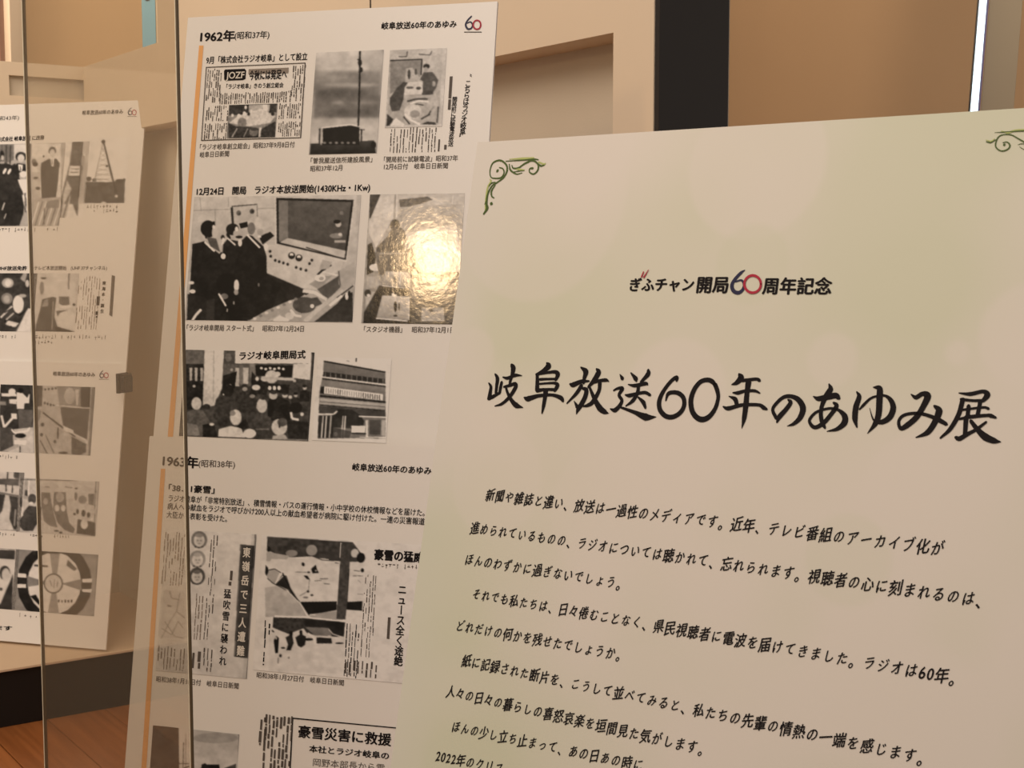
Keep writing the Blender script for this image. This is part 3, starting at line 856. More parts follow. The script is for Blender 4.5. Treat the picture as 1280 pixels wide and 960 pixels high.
h_.ell(110, 485, 720, 50, 60).poly(60, [(330, 720), (420, 760), (560, 760), (700, 790), (860, 700), (860, 890), (330, 890)]).line(150, [(370, 880), (430, 780)], 14).line(140, [(500, 880), (550, 780)], 10)
h_.ell(110, 615, 820, 50, 50).ell(60, 620, 790, 40, 20).line(175, [(690, 770), (680, 880)], 26).blot(34, 4).done()

# transmitter mast photograph
h_ = Photo(P, (395.5, 66), (471, 191.5), 150, name='photo_print').fr(380, 60, 6.86)
h_.poly(168, [(90, 20), (670, 20), (660, 220), (90, 220)], to=150)
h_.poly(135, [(90, 200), (660, 200), (650, 440), (90, 440)], to=95).poly(100, [(90, 430), (650, 430), (640, 620), (90, 620)], to=110).poly(150, [(60, 600), (640, 600), (640, 830), (60, 830)], to=175)
h_.ell(178, 380, 180, 200, 14, .5).ell(175, 400, 320, 220, 16, .5).ell(105, 360, 225, 170, 18, .6).ell(85, 330, 385, 240, 34, .45).ell(160, 285, 470, 60, 12, .6).ell(80, 370, 560, 230, 36, .4).ell(170, 540, 320, 110, 14, .35).ell(150, 520, 470, 130, 16, .4)
h_.soft(40).blot(22, 26).poly(70, [(60, 820), (150, 815), (470, 800), (600, 790), (615, 910), (55, 910)], to=38).poly(36, [(165, 690), (400, 665), (475, 680), (475, 830), (165, 830)])
h_.line(190, [(155, 685), (400, 655), (480, 672)], 9).line(60, [(140, 690), (135, 830)], 14).line(150, [(155, 700), (150, 830)], 10).line(45, [(495, 700), (490, 810)], 12).line(45, [(478, 700), (520, 700)], 8)
for k in range(6): h_.ell(120, 180 + k * 50, 812, 14, 10)
h_.line(30, [(480, 30), (477, 300), (466, 670)], 14).ell(30, 480, 130, 16, 30).ell(35, 488, 190, 16, 22).line(35, [(460, 100), (490, 115)], 10).ell(34, 595, 830, 22, 30).blot(6, 3).done()

# studio photograph in the cutting at the upper right
h_ = Photo(P, (487.8, 63), (552.5, 158), 165).fr(475, 55, 6.4)
h_.poly(160, [(85, 50), (500, 45), (470, 640), (60, 650)], to=140).line(80, [(150, 105), (215, 105), (222, 60)], 8).line(80, [(310, 85), (400, 92), (415, 60)], 8)
h_.poly(118, [(85, 130), (340, 125), (325, 260), (85, 400)]).line(35, [(85, 135), (338, 125), (330, 250)], 8).poly(150, [(210, 200), (260, 190), (330, 290), (200, 330)])
h_.ell(60, 235, 245, 12, 38).ell(70, 288, 225, 10, 26).poly(175, [(170, 360), (210, 310), (345, 300), (340, 400), (200, 410)]).ell(70, 310, 355, 20, 12).ell(90, 240, 350, 30, 10)
h_.poly(80, [(350, 230), (420, 225), (465, 290), (450, 350), (400, 420), (340, 410), (345, 300), (320, 285)]).ell(40, 372, 182, 26, 20).ell(140, 368, 208, 18, 22).ell(140, 430, 320, 14, 22).ell(70, 380, 400, 45, 30)
h_.poly(72, [(85, 430), (140, 350), (190, 305), (225, 310), (200, 350), (190, 440), (160, 530), (100, 540), (80, 480)]).poly(150, [(200, 420), (340, 410), (480, 400), (470, 640), (200, 640)])
h_.line(70, [(220, 460), (290, 440), (380, 440)], 14).line(190, [(240, 480), (310, 455), (390, 462)], 12).line(60, [(230, 500), (300, 480), (350, 490)], 8)
h_.ell(172, 265, 540, 70, 60).ell(130, 280, 560, 40, 30).line(205, [(200, 560), (250, 610), (320, 640)], 14).line(50, [(190, 580), (240, 640)], 10).line(60, [(330, 600), (400, 560)], 12).line(60, [(390, 560), (430, 500)], 10)
h_.poly(55, [(60, 560), (110, 600), (90, 650), (55, 655)]).poly(185, [(80, 650), (130, 590), (200, 640), (190, 655)]).poly(60, [(330, 640), (380, 620), (440, 625), (450, 645)]).line(60, [(465, 500), (455, 630)], 10).poly(165, [(370, 500), (440, 380), (470, 470), (430, 560)], .7).blot(22, 5).done()
P.columns('newsprint', [(488, 160, 545, 190, 15), (549, 92, 562, 189, 2)], wf=.36, seed=9, m='soft_ink', fill=.93)

# opening ceremony photograph
h_ = Photo(P, (243.2, 246.3), (440.5, 403), 160, step=.75).fr(220, 225, 4.922)
h_.poly(172, [(60, 95), (1110, 95), (1110, 880), (60, 880)], to=150)
for l in ([(150, 110), (158, 195)], [(110, 190), (240, 185)], [(243, 180), (245, 270)], [(325, 110), (325, 170)], [(240, 185), (620, 175)]): h_.line(135, l, 4)
h_.poly(162, [(350, 162), (500, 150), (500, 240), (355, 268)]).line(50, [(345, 170), (352, 270)], 14).line(70, [(345, 165), (500, 152)], 6).line(110, [(500, 150), (503, 235)], 5).ell(95, 388, 205, 15, 16).ell(70, 392, 210, 8, 8).ell(85, 470, 195, 15, 16).ell(55, 475, 196, 8, 8)
h_.poly(40, [(618, 112), (1092, 125), (1046, 492), (622, 392)]).poly(88, [(636, 126), (1078, 138), (1040, 440), (640, 380)], to=74).poly(112, [(632, 126), (690, 130), (690, 362), (634, 382)])
h_.poly(165, [(638, 385), (690, 358), (1044, 436), (1036, 482)]).ell(165, 998, 272, 18, 20).ell(36, 990, 258, 22, 12).ell(110, 1018, 205, 12, 12).ell(120, 985, 345, 40, 16).poly(150, [(975, 372), (1044, 372), (1042, 386), (975, 386)]).ell(170, 1010, 336, 12, 10)
h_.line(50, [(800, 415), (1035, 488)], 6).line(180, [(612, 115), (614, 398), (1046, 500), (1098, 130)], 6)
h_.poly(172, [(545, 400), (640, 400), (800, 436), (1030, 500), (1010, 560), (960, 580), (870, 675), (790, 668), (557, 566)]).poly(140, [(820, 640), (900, 590), (960, 590), (875, 672)])
for x, y, r in ((712, 466, 21), (757, 480, 21)): h_.ell(40, x, y, r, r).ell(205, x, y - 6, r * .6, r * .5).ell(60, x, y + 5, r * .5, r * .3)
for x, y in ((612, 495), (636, 503), (662, 511), (688, 519), (740, 538), (768, 548), (800, 556), (580, 440), (584, 470), (836, 494), (822, 515)): h_.ell(45, x, y, 8, 9)
h_.line(40, [(870, 585), (895, 560), (955, 522)], 12).poly(150, [(900, 490), (960, 505), (940, 545), (880, 555)]).ell(205, 888, 603, 32, 22).ell(150, 895, 606, 16, 12).poly(185, [(900, 560), (1000, 582), (985, 592), (905, 568)])
h_.poly(50, [(557, 572), (790, 672), (830, 690), (640, 800), (440, 875), (70, 875), (110, 600)]).poly(70, [(870, 672), (1000, 590), (1030, 640), (930, 740)], to=100)
h_.poly(42, [(104, 395), (178, 378), (250, 440), (300, 480), (330, 620), (440, 875), (72, 875), (88, 690)]).ell(34, 200, 300, 46, 50).poly(34, [(160, 280), (240, 255), (245, 290), (225, 350), (185, 362)]).ell(168, 243, 325, 20, 42).poly(88, [(190, 350), (250, 362), (275, 445), (215, 410)]).ell(185, 235, 290, 10, 12).line(212, [(178, 382), (240, 440)], 11)
h_.ell(60, 290, 355, 12, 16).ell(190, 293, 368, 9, 12).ell(195, 291, 395, 8, 12).poly(46, [(290, 400), (318, 365), (400, 380), (440, 340), (480, 500), (400, 700), (290, 560)]).ell(42, 350, 305, 40, 36).poly(46, [(318, 300), (340, 360), (330, 375), (312, 340)]).ell(160, 385, 330, 32, 26).ell(200, 375, 302, 10, 14).ell(44, 390, 352, 22, 8).ell(200, 396, 388, 12, 22).line(195, [(318, 358), (368, 402)], 10).poly(35, [(390, 270), (440, 258), (445, 290), (400, 300)])
h_.poly(40, [(438, 338), (470, 345), (540, 410), (558, 470), (560, 580), (650, 640), (590, 800), (420, 875), (300, 875), (330, 700), (380, 470)]).ell(168, 492, 275, 48, 50).ell(110, 465, 300, 24, 38).ell(190, 508, 262, 26, 30, .4).ell(150, 520, 320, 20, 20).line(214, [(440, 338), (518, 418)], 11).poly(36, [(512, 352), (580, 318), (606, 345), (535, 398)]).poly(160, [(540, 320), (590, 280), (600, 310), (560, 330)]).ell(190, 515, 350, 12, 8).ell(200, 555, 415, 12, 22)
h_.ell(24, 293, 470, 26, 28).ell(214, 293, 470, 15, 18).line(150, [(290, 400), (288, 450)], 5)
h_.ell(32, 315, 635, 66, 60).ell(190, 374, 648, 16, 36).ell(140, 372, 690, 14, 18).ell(110, 300, 715, 24, 18).line(210, [(265, 698), (310, 775)], 11).line(160, [(318, 790), (316, 810)], 8).line(170, [(358, 745), (358, 765)], 7).ell(110, 510, 645, 6, 12).poly(52, [(75, 700), (180, 720), (240, 800), (180, 875), (70, 875)])
h_.ell(190, 98, 632, 18, 10).ell(214, 105, 685, 18, 12).line(212, [(158, 795), (125, 830), (98, 872)], 15).poly(58, [(190, 740), (240, 730), (240, 870), (190, 870)], .7)
h_.line(165, [(560, 868), (800, 712)], 22).poly(150, [(430, 875), (560, 800), (700, 740), (800, 712), (760, 760), (560, 868)]).ell(78, 790, 768, 72, 50).poly(78, [(740, 740), (870, 720), (900, 760), (770, 820)]).line(188, [(780, 682), (850, 690), (928, 735)], 20).line(168, [(1100, 640), (980, 710), (870, 800), (790, 870)], 26).line(60, [(1090, 650), (990, 725)], 8)
h_.line(226, [(1020, 712), (945, 772)], 14).line(214, [(705, 798), (735, 832), (772, 838)], 12).ell(180, 700, 835, 28, 22).ell(200, 838, 775, 12, 12).poly(190, [(600, 855), (640, 830), (700, 860), (690, 872), (600, 872)]).poly(50, [(1086, 690), (1088, 872), (850, 872), (990, 760), (1040, 700)], to=66).ell(200, 1050, 715, 10, 22).ell(40, 1065, 700, 8, 20)
for k in range(9): h_.ell(185 if k % 2 else 120, 450 + k * 36, 868 - k * 17, 11, 9)
h_.poly(150, [(1000, 560), (1100, 500), (1100, 640), (1030, 680), (1000, 640)]).line(90, [(1000, 560), (1010, 650)], 8).blot(9, 4).done()

# studio equipment photograph (its print is cockled and catches the lamp)
h_ = Photo(P, (462.6, 243.2), (571, 405.5), 150, step=.75, m='cockled').fr(450, 235, 5.333)
h_.poly(165, [(60, 40), (760, 40), (740, 910), (20, 910)], to=120).poly(70, [(68, 45), (138, 45), (136, 160), (66, 212)]).line(170, [(66, 212), (140, 165)], 8).poly(178, [(140, 45), (230, 45), (225, 200), (110, 400), (60, 300), (66, 220)]).line(130, [(238, 45), (230, 210)], 6).line(190, [(248, 45), (246, 200)], 6)
h_.poly(165, [(250, 50), (680, 45), (680, 110), (480, 110), (260, 130)]).poly(95, [(262, 80), (450, 60), (485, 80), (400, 110), (270, 140)]).poly(150, [(260, 130), (680, 110), (700, 420), (300, 420)]).poly(85, [(110, 400), (190, 320), (240, 240), (290, 300), (300, 420), (330, 560), (130, 560)]).ell(80, 235, 250, 32, 40).ell(95, 250, 330, 60, 70)
h_.line(190, [(620, 50), (615, 110)], 6).poly(45, [(55, 380), (80, 365), (110, 460), (90, 560), (48, 580)]).ell(190, 105, 530, 42, 24).poly(110, [(100, 430), (420, 400), (560, 430), (560, 560), (130, 580)], to=85).line(150, [(130, 440), (320, 435)], 6)
h_.poly(190, [(300, 300), (640, 240), (690, 560), (420, 560)], .5).poly(150, [(45, 590), (140, 590), (130, 650), (45, 680)]).poly(160, [(40, 690), (110, 690), (40, 800)]).ell(50, 55, 700, 22, 24).ell(190, 60, 715, 12, 10).poly(55, [(130, 650), (330, 670), (680, 690), (620, 905), (25, 905), (30, 830)], to=45)
h_.poly(110, [(170, 560), (320, 560), (300, 665), (145, 650)]).poly(160, [(170, 555), (325, 560), (305, 660), (150, 640)], to=130).line(185, [(270, 560), (268, 650)], 6).line(190, [(150, 650), (300, 668)], 6).ell(110, 235, 610, 14, 22).poly(95, [(340, 560), (720, 560), (700, 905), (340, 905)], to=80)
h_.poly(130, [(330, 590), (680, 590), (660, 740), (320, 740)], .5).poly(165, [(150, 715), (330, 722), (325, 880), (110, 870)], to=135).line(195, [(108, 868), (320, 886)], 8).line(190, [(330, 725), (328, 880)], 6).ell(40, 238, 790, 10, 36).ell(60, 262, 790, 6, 26).ell(45, 238, 850, 12, 6).ell(190, 230, 710, 18, 14).ell(50, 240, 702, 14, 6)
h_.poly(140, [(412, 795), (555, 795), (565, 880), (408, 885)]).ell(90, 475, 815, 12, 12).line(170, [(410, 882), (562, 882)], 6).line(30, [(25, 900), (660, 908)], 9).poly(150, [(470, 600), (580, 600), (580, 690), (480, 690)], .5).blot(20, 7).done()

# opening ceremony hall
h_ = Photo(P, (232.6, 437.2), (385.4, 551.5), 70).fr(222, 430, 7.53)
h_.poly(95, [(75, 55), (1250, 40), (1250, 430), (75, 430)], to=60).poly(100, [(78, 60), (255, 62), (250, 190), (78, 190)]).poly(50, [(85, 190), (250, 190), (240, 600), (80, 620)])
for x in (130, 180, 232): h_.poly(160, [(x - 14, 225), (x + 12, 225), (x + 10, 350), (x - 12, 350)])
h_.poly(188, [(258, 55), (440, 55), (420, 420), (350, 580), (240, 600)], to=170).line(150, [(345, 60), (340, 560)], 8).line(205, [(410, 60), (400, 430)], 12).poly(80, [(440, 60), (545, 60), (540, 190), (440, 190)]).ell(110, 480, 130, 30, 40)
h_.poly(196, [(545, 50), (1260, 35), (1255, 185), (545, 185)]).poly(90, [(440, 190), (740, 190), (740, 400), (440, 400)]).poly(165, [(545, 225), (585, 225), (580, 400), (545, 400)]).poly(170, [(620, 225), (670, 225), (665, 380), (620, 380)]).poly(110, [(580, 200), (620, 200), (620, 380), (582, 380)]).poly(120, [(680, 190), (730, 190), (730, 320), (680, 320)])
h_.poly(28, [(735, 200), (1085, 205), (1075, 312), (740, 300)]).poly(186, [(1090, 190), (1255, 185), (1245, 340), (1080, 320)])
for x in range(6): h_.ell(205, 790 + x * 41, 230 + (x % 2) * 8, 14, 12)
h_.ell(178, 885, 310, 62, 62).ell(178, 820, 330, 36, 26).ell(175, 940, 285, 30, 24).line(165, [(790, 320), (1100, 335), (1100, 360)], 26).poly(40, [(850, 375), (1055, 385), (1040, 470), (860, 450)])
for x in (868, 912, 955): h_.ell(215, x, 415, 16, 20)
h_.poly(36, [(430, 300), (560, 260), (540, 420), (430, 420)]).ell(150, 512, 245, 14, 14).ell(170, 495, 395, 18, 18).poly(46, [(700, 260), (760, 330), (860, 380), (840, 480), (690, 460)]).ell(185, 750, 330, 16, 20).ell(186, 740, 410, 40, 26)
h_.poly(42, [(80, 360), (150, 340), (240, 380), (235, 600), (80, 620)]).ell(165, 160, 398, 14, 14).ell(60, 632, 400, 26, 26).ell(150, 635, 425, 24, 20).ell(44, 445, 455, 36, 36).ell(200, 450, 478, 22, 24)
h_.poly(62, [(360, 540), (420, 500), (520, 500), (560, 640), (500, 640), (350, 600)]).ell(62, 450, 540, 90, 60).ell(46, 480, 440, 50, 60).poly(58, [(560, 470), (620, 445), (680, 500), (760, 520), (740, 640), (560, 630)]).ell(60, 650, 560, 110, 90).ell(40, 712, 470, 34, 40).ell(130, 705, 492, 26, 18)
h_.poly(42, [(850, 540), (900, 470), (1050, 540), (1090, 640), (1060, 720), (850, 720)]).ell(165, 900, 485, 40, 38).ell(60, 905, 455, 34, 18).ell(175, 1010, 485, 26, 22).ell(60, 1010, 470, 26, 12).ell(180, 1060, 500, 18, 16).ell(180, 1180, 500, 12, 20)
h_.person(1195, 410, 22, 46, 170, 40).person(1110, 480, 20, 50, 160, 40).ell(36, 1110, 600, 60, 50).ell(190, 1170, 660, 16, 18).line(205, [(1066, 640), (1076, 700), (1140, 712)], 22)
h_.ell(172, 182, 560, 48, 60).poly(95, [(85, 640), (150, 620), (240, 620), (330, 760), (320, 870), (85, 870)], to=80).poly(115, [(85, 740), (190, 760), (215, 860), (85, 860)]).ell(50, 275, 590, 36, 26).poly(40, [(240, 760), (340, 740), (380, 870), (240, 870)]).ell(180, 325, 755, 24, 14)
h_.ell(60, 410, 660, 70, 70).poly(58, [(350, 660), (490, 640), (500, 760), (400, 780)]).ell(168, 795, 580, 50, 68).ell(60, 805, 500, 34, 26).ell(160, 755, 590, 14, 22).poly(72, [(680, 700), (790, 650), (880, 690), (890, 880), (740, 890), (660, 790)], to=62).line(110, [(740, 800), (860, 800)], 10)
h_.ell(178, 550, 690, 54, 74).ell(120, 520, 650, 26, 26).poly(185, [(385, 870), (390, 800), (500, 770), (600, 790), (640, 880)]).ell(195, 680, 840, 60, 44).poly(46, [(560, 780), (640, 700), (680, 780), (620, 800)]).ell(172, 958, 780, 74, 78).ell(90, 985, 735, 46, 40).ell(70, 960, 760, 10, 30).poly(150, [(900, 860), (1010, 850), (1040, 895), (890, 895)]).poly(48, [(1030, 720), (1230, 730), (1220, 905), (1040, 880)])
h_.poly(110, [(760, 890), (1220, 895), (1220, 910), (760, 910)]).blot(26, 6).done()
P.text('ラジオ岐阜開局式', (299.5, 445), (382.5, 443), 10.5, off=.035, z=.001, name='photo_banner_lettering')

# broadcasting house
h_ = Photo(P, (397.5, 446.5), (482.6, 554), 188, name='photo_print', m='matte_photo').fr(385, 435, 7.68)
h_.poly(110, [(155, 130), (742, 238), (745, 860), (95, 870), (115, 400)]).line(40, [(155, 130), (742, 235)], 14).poly(105, [(155, 150), (740, 250), (738, 300), (150, 230)]).poly(52, [(150, 230), (738, 300), (736, 345), (145, 275)])
for k in range(12): h_.line(120, [(170 + k * 50, 235 + k * 6), (170 + k * 50, 280 + k * 6)], 8)
h_.line(196, [(140, 280), (742, 355)], 12).line(42, [(135, 296), (744, 372)], 10).poly(120, [(135, 310), (740, 380), (738, 420), (130, 370)]).poly(45, [(125, 372), (160, 372), (158, 440), (122, 436)]).poly(205, [(162, 370), (720, 445), (716, 505), (158, 436)])
for k in range(24): h_.line(70 if k > 15 or k in (5, 6) else 130, [(180 + k * 22, 385 + k * 2.9), (180 + k * 22, 432 + k * 2.9)], 10)
h_.line(40, [(118, 460), (744, 520)], 16).poly(165, [(118, 480), (740, 535), (738, 600), (112, 540)], to=140).line(80, [(118, 515), (738, 565)], 6).line(50, [(112, 545), (738, 600)], 10).poly(70, [(110, 555), (740, 605), (745, 660), (105, 640)])
h_.poly(45, [(240, 640), (290, 590), (420, 590), (500, 640), (540, 700), (530, 760), (420, 770), (240, 760)], to=60).line(190, [(105, 635), (250, 635), (285, 605)], 14).line(190, [(490, 655), (750, 665)], 14).poly(52, [(100, 650), (250, 650), (240, 860), (98, 860)])
for x in (140, 172, 215, 330, 352): h_.line(175, [(x + 10, 650), (x - 6, 860)], 12)
h_.poly(78, [(590, 690), (700, 690), (695, 830), (590, 830)]).line(185, [(565, 690), (565, 850)], 22).poly(150, [(705, 690), (742, 690), (742, 840), (705, 840)]).poly(198, [(420, 745), (550, 745), (545, 810), (418, 810)]).line(40, [(420, 815), (560, 820)], 12).ell(195, 268, 825, 20, 22).poly(60, [(240, 760), (420, 800), (400, 860), (240, 860)], .7).poly(190, [(500, 850), (750, 850), (745, 880), (500, 875)]).line(70, [(500, 862), (745, 866)], 4).line(30, [(462, 135), (466, 90)], 10).line(110, [(468, 90), (470, 50)], 4).line(110, [(370, 128), (400, 130)], 6)
h_.poly(188, [(742, 100), (760, 100), (760, 920), (750, 920), (745, 560)]).poly(188, [(80, 100), (155, 100), (150, 250), (115, 420), (96, 880), (80, 920)]).blot(10, 5).done()

# ------------------------------------------------------------------ 1963 panel
P = p63
P.text('1963年', (203.5, 575.5), (248.5, 578.5), 14.5, off=.035, name='year_heading')
P.text('(昭和38年)', (248.5, 579), (294, 580.5), 9.5, off=.008, m='soft_ink', name='year_heading')
P.text('岐阜放送60年のあゆみ', (440.5, 583.5), (539.5, 588.5), 9.5, off=.03, name='series_heading', rise=.08)
P.logo60(548, 577, 571, 596)
P.text('「38．1豪雪」', (211, 609.5), (268.5, 612.5), 9.5, off=.03, name='section_heading')
P.text('ラジオ岐阜が「非常特別放送」、積雪情報・バスの運行情報・小中学校の休校情報などを届けた。', (211, 622.5), (531, 641), 8.6, off=.012, name='body_text_line')
P.text('病人への献血をラジオで呼びかけ200人以上の献血希望者が病院に駆け付けた。一連の災害報道', (209.5, 632.5), (531, 652), 8.6, off=.012, name='body_text_line')
P.text('大臣から表彰を受けた。', (208.5, 643), (284, 648.5), 8.6, off=.012, name='body_text_line')
P.text('昭和38年1月18日付　岐阜日日新聞', (195.5, 848.5), (298.5, 857.5), 7.6, m='soft_ink', name='caption')
P.text('昭和38年1月27日付　岐阜日日新聞', (321, 843.5), (430, 853.5), 7.6, m='soft_ink', name='caption')
P.polymesh('orange_bar', [[(201.2, 586), (206.8, 586), (182.8, 965), (176.5, 965)]], 'orange', z=.0004)

# first cutting: three portraits, a sketch map, headline bar
h_ = Photo(P, (207.7, 661), (308.6, 848.5), 176, m='matte_photo').fr(190, 660, 4.8)
h_.poly(180, [(0, -20), (700, -20), (700, 1000), (0, 1000)], to=168).poly(150, [(600, -20), (680, -20), (600, 950), (540, 950)], .5)
for cy, cx, tn in ((72, 285, 110), (188, 275, 128), (290, 272, 82)):
    h_.ell(tn, cx, cy, 48, 52).ell(176, cx, cy + 4, 33, 38).ell(165, cx + 2, cy + 8, 22, 26).ell(tn + 20, cx, cy - 26, 24, 12).ell(115, cx - 8, cy + 5, 5, 4).ell(115, cx + 10, cy + 5, 5, 4).ell(70, cx - 22, cy + 42, 6, 5).ell(70, cx + 18, cy + 42, 6, 5).ell(70, cx - 2, cy + 48, 5, 4).ell(125, cx + 1, cy + 22, 8, 3)
h_.poly(164, [(72, 370), (200, 385), (205, 660), (48, 660)]).line(110, [(60, 600), (120, 640), (160, 560), (190, 600)], 4).line(110, [(80, 560), (140, 650), (190, 660)], 4).line(100, [(95, 465), (120, 470)], 8).line(110, [(110, 380), (120, 420), (160, 430)], 4).line(110, [(170, 390), (150, 500), (200, 540)], 4).line(120, [(60, 660), (110, 560), (150, 500)], 4)
h_.poly(58, [(530, 100), (614, 108), (573, 780), (492, 770)]).poly(76, [(536, 106), (600, 112), (566, 770), (498, 762)], .7).line(95, [(534, 106), (498, 765)], 5).line(40, [(620, 40), (600, 500), (570, 905)], 9, .6).blot(7, 5).done()
P.columns('newsprint', [(206, 664, 229, 733, 8), (197, 806, 231, 839, 9), (245, 741, 252, 800, 3)], m='pale_ink', seed=21, wf=.4, z=.001)
P.columns('newsprint', [(263, 668, 265, 800, 3), (254, 808, 266, 840, 3)], m='soft_ink', seed=22, wf=.32, z=.001)
P.vtext('東嶺岳で三人遭難', (308.8, 690.5), (301.3, 813.5), 13.5, m='white_ink', off=.03, z=.001, name='cutting_headline', wide=.82)
P.vtext('猛吹雪に襲われ', (284.8, 742), (278.8, 826), 12.5, m='ink', off=.02, z=.001, name='cutting_headline', wide=.85)
P.columns('newsprint', [(281, 711, 291, 732, 2), (239, 812, 252, 836, 2)], m='soft_ink', seed=25, wf=.6, z=.001)

# second cutting: avalanche photographs
h_ = Photo(P, (327.5, 668.8), (545, 858), 182, m='matte_photo', step=.85).fr(325, 665, 8)
h_.poly(178, [(75, 45), (1040, 100), (1040, 850), (60, 850)]).poly(66, [(78, 48), (930, 105), (985, 180), (1036, 240), (1036, 290), (960, 300), (900, 300), (620, 285), (520, 245), (350, 255), (230, 245), (150, 215), (75, 180)])
h_.blot(26, 9, [(78, 50), (1036, 110), (1036, 290), (75, 220)]).ell(135, 520, 185, 55, 55).ell(125, 320, 215, 60, 34).ell(170, 950, 215, 40, 44).ell(28, 1010, 260, 42, 50).ell(35, 92, 175, 18, 26).poly(150, [(70, 200), (300, 240), (250, 300), (70, 290)]).line(205, [(340, 258), (440, 262)], 8).line(205, [(600, 268), (690, 278)], 8).poly(182, [(935, 98), (1060, 100), (1060, 215), (1010, 200), (985, 165)])
h_.poly(180, [(120, 270), (800, 300), (780, 690), (400, 690), (250, 430), (60, 400)]).blot(12, 12, [(120, 270), (800, 300), (780, 690), (400, 690)]).poly(28, [(515, 370), (560, 330), (575, 380), (592, 410), (530, 415)]).ell(150, 562, 388, 12, 10).ell(36, 435, 325, 14, 20, 1, -.4).poly(30, [(440, 435), (480, 440), (502, 480), (470, 470)]).ell(50, 490, 405, 16, 8).line(90, [(500, 480), (485, 600)], 4).ell(45, 484, 595, 12, 12).ell(60, 522, 632, 14, 10).line(95, [(400, 640), (470, 600)], 5).ell(110, 460, 655, 26, 10).line(60, [(600, 470), (680, 468)], 6).line(70, [(550, 490), (620, 485)], 5).line(60, [(640, 516), (700, 522)], 5).line(120, [(355, 402), (470, 405)], 8).line(90, [(750, 310), (790, 315)], 8)
h_.poly(140, [(62, 380), (140, 370), (200, 410), (150, 520), (80, 470)]).poly(30, [(60, 330), (85, 360), (90, 400), (70, 440), (58, 420)]).line(40, [(80, 385), (150, 370), (215, 410)], 7).line(50, [(80, 465), (130, 510), (260, 580), (400, 700)], 7)
h_.poly(60, [(155, 522), (230, 425), (270, 440), (310, 560), (400, 700), (330, 650), (280, 575)]).poly(50, [(170, 520), (240, 430), (290, 580)]).line(200, [(155, 520), (235, 440)], 8).line(30, [(230, 410), (300, 560), (350, 650), (400, 698)], 10)
h_.poly(158, [(55, 560), (160, 540), (280, 590), (400, 705), (470, 840), (60, 850)], to=150).blot(16, 10, [(55, 560), (280, 590), (470, 840), (60, 850)]).line(206, [(280, 590), (400, 705), (470, 830)], 5)
h_.poly(36, [(405, 700), (770, 694), (770, 780), (490, 830)]).poly(38, [(870, 700), (1024, 692), (1022, 788), (868, 775)]).poly(145, [(500, 820), (770, 790), (770, 880), (500, 860)]).line(215, [(500, 828), (560, 828)], 6)
h_.poly(72, [(818, 100), (905, 110), (895, 400), (878, 690), (855, 875), (768, 870), (790, 500)]).line(200, [(812, 110), (800, 260)], 8).line(48, [(895, 300), (880, 600)], 8).blot(22, 6, [(818, 100), (905, 110), (855, 875), (768, 870)])
h_.ell(34, 1025, 385, 16, 20).line(60, [(940, 385), (1000, 395)], 6).line(70, [(930, 440), (1030, 440)], 5).line(120, [(980, 480), (1010, 510)], 5).line(140, [(975, 620), (1035, 625)], 10)
h_.fr(325, 765, 9.846).poly(60, [(170, 65), (560, 75), (1050, 125), (1035, 300), (760, 310), (600, 260), (360, 270), (160, 190)]).blot(30, 7, [(170, 65), (560, 75), (560, 260), (160, 190)]).line(208, [(190, 50), (560, 62), (1050, 115)], 12).poly(45, [(560, 90), (1045, 135), (1035, 290), (930, 290), (840, 190), (560, 170)]).poly(110, [(560, 185), (850, 195), (900, 320), (700, 310)])
h_.poly(176, [(120, 170), (350, 270), (540, 200), (600, 280), (1040, 310), (1040, 760), (110, 720)]).blot(10, 12, [(400, 420), (1040, 420), (1040, 740), (110, 720)]).poly(30, [(205, 290), (240, 320), (228, 500), (195, 505), (175, 350)]).ell(150, 205, 320, 12, 20).poly(48, [(320, 310), (360, 290), (385, 235), (410, 245), (405, 300), (420, 380), (385, 460), (330, 470), (350, 400)]).ell(28, 388, 260, 20, 26)
h_.poly(46, [(440, 310), (490, 280), (500, 230), (520, 225), (530, 280), (570, 300), (560, 400), (510, 435), (470, 410)]).ell(28, 508, 245, 18, 24).ell(40, 600, 335, 60, 16).line(190, [(590, 260), (660, 300), (690, 400)], 26).poly(46, [(700, 310), (880, 320), (890, 385), (700, 385)]).ell(170, 855, 300, 22, 14).line(175, [(850, 210), (900, 270), (1030, 310)], 12).ell(30, 980, 382, 50, 9).ell(40, 290, 440, 26, 10).ell(60, 258, 535, 16, 20).line(70, [(232, 560), (228, 630)], 9).ell(110, 360, 560, 12, 14).ell(36, 165, 235, 20, 8, 1, .8).ell(50, 360, 460, 30, 10)
h_.blot(5, 4).done()
P.columns('newsprint', [(330, 775, 337, 832, 2), (433, 778, 447, 848, 5)], m='ink', seed=31, wf=.34, z=.001)
P.columns('newsprint', [(456, 716, 466, 822, 5)], m='soft_ink', seed=32, wf=.34, z=.001)
P.columns('newsprint', [(430, 824, 472, 848, 8), (481, 770, 488, 845, 1)], m='soft_ink', seed=33, wf=.42, z=.001)
P.rows('newsprint', (472, 706), (522, 709), 5, .9, seed=3, z=.001)
P.text('豪雪の猛威', (468, 693), (530, 697), 13.5, off=.05, name='cutting_headline', z=.001)
P.vtext('ニュース全く途絶', (503.3, 737), (498.3, 826), 13.5, off=.03, z=.001, name='cutting_headline', wide=.9)

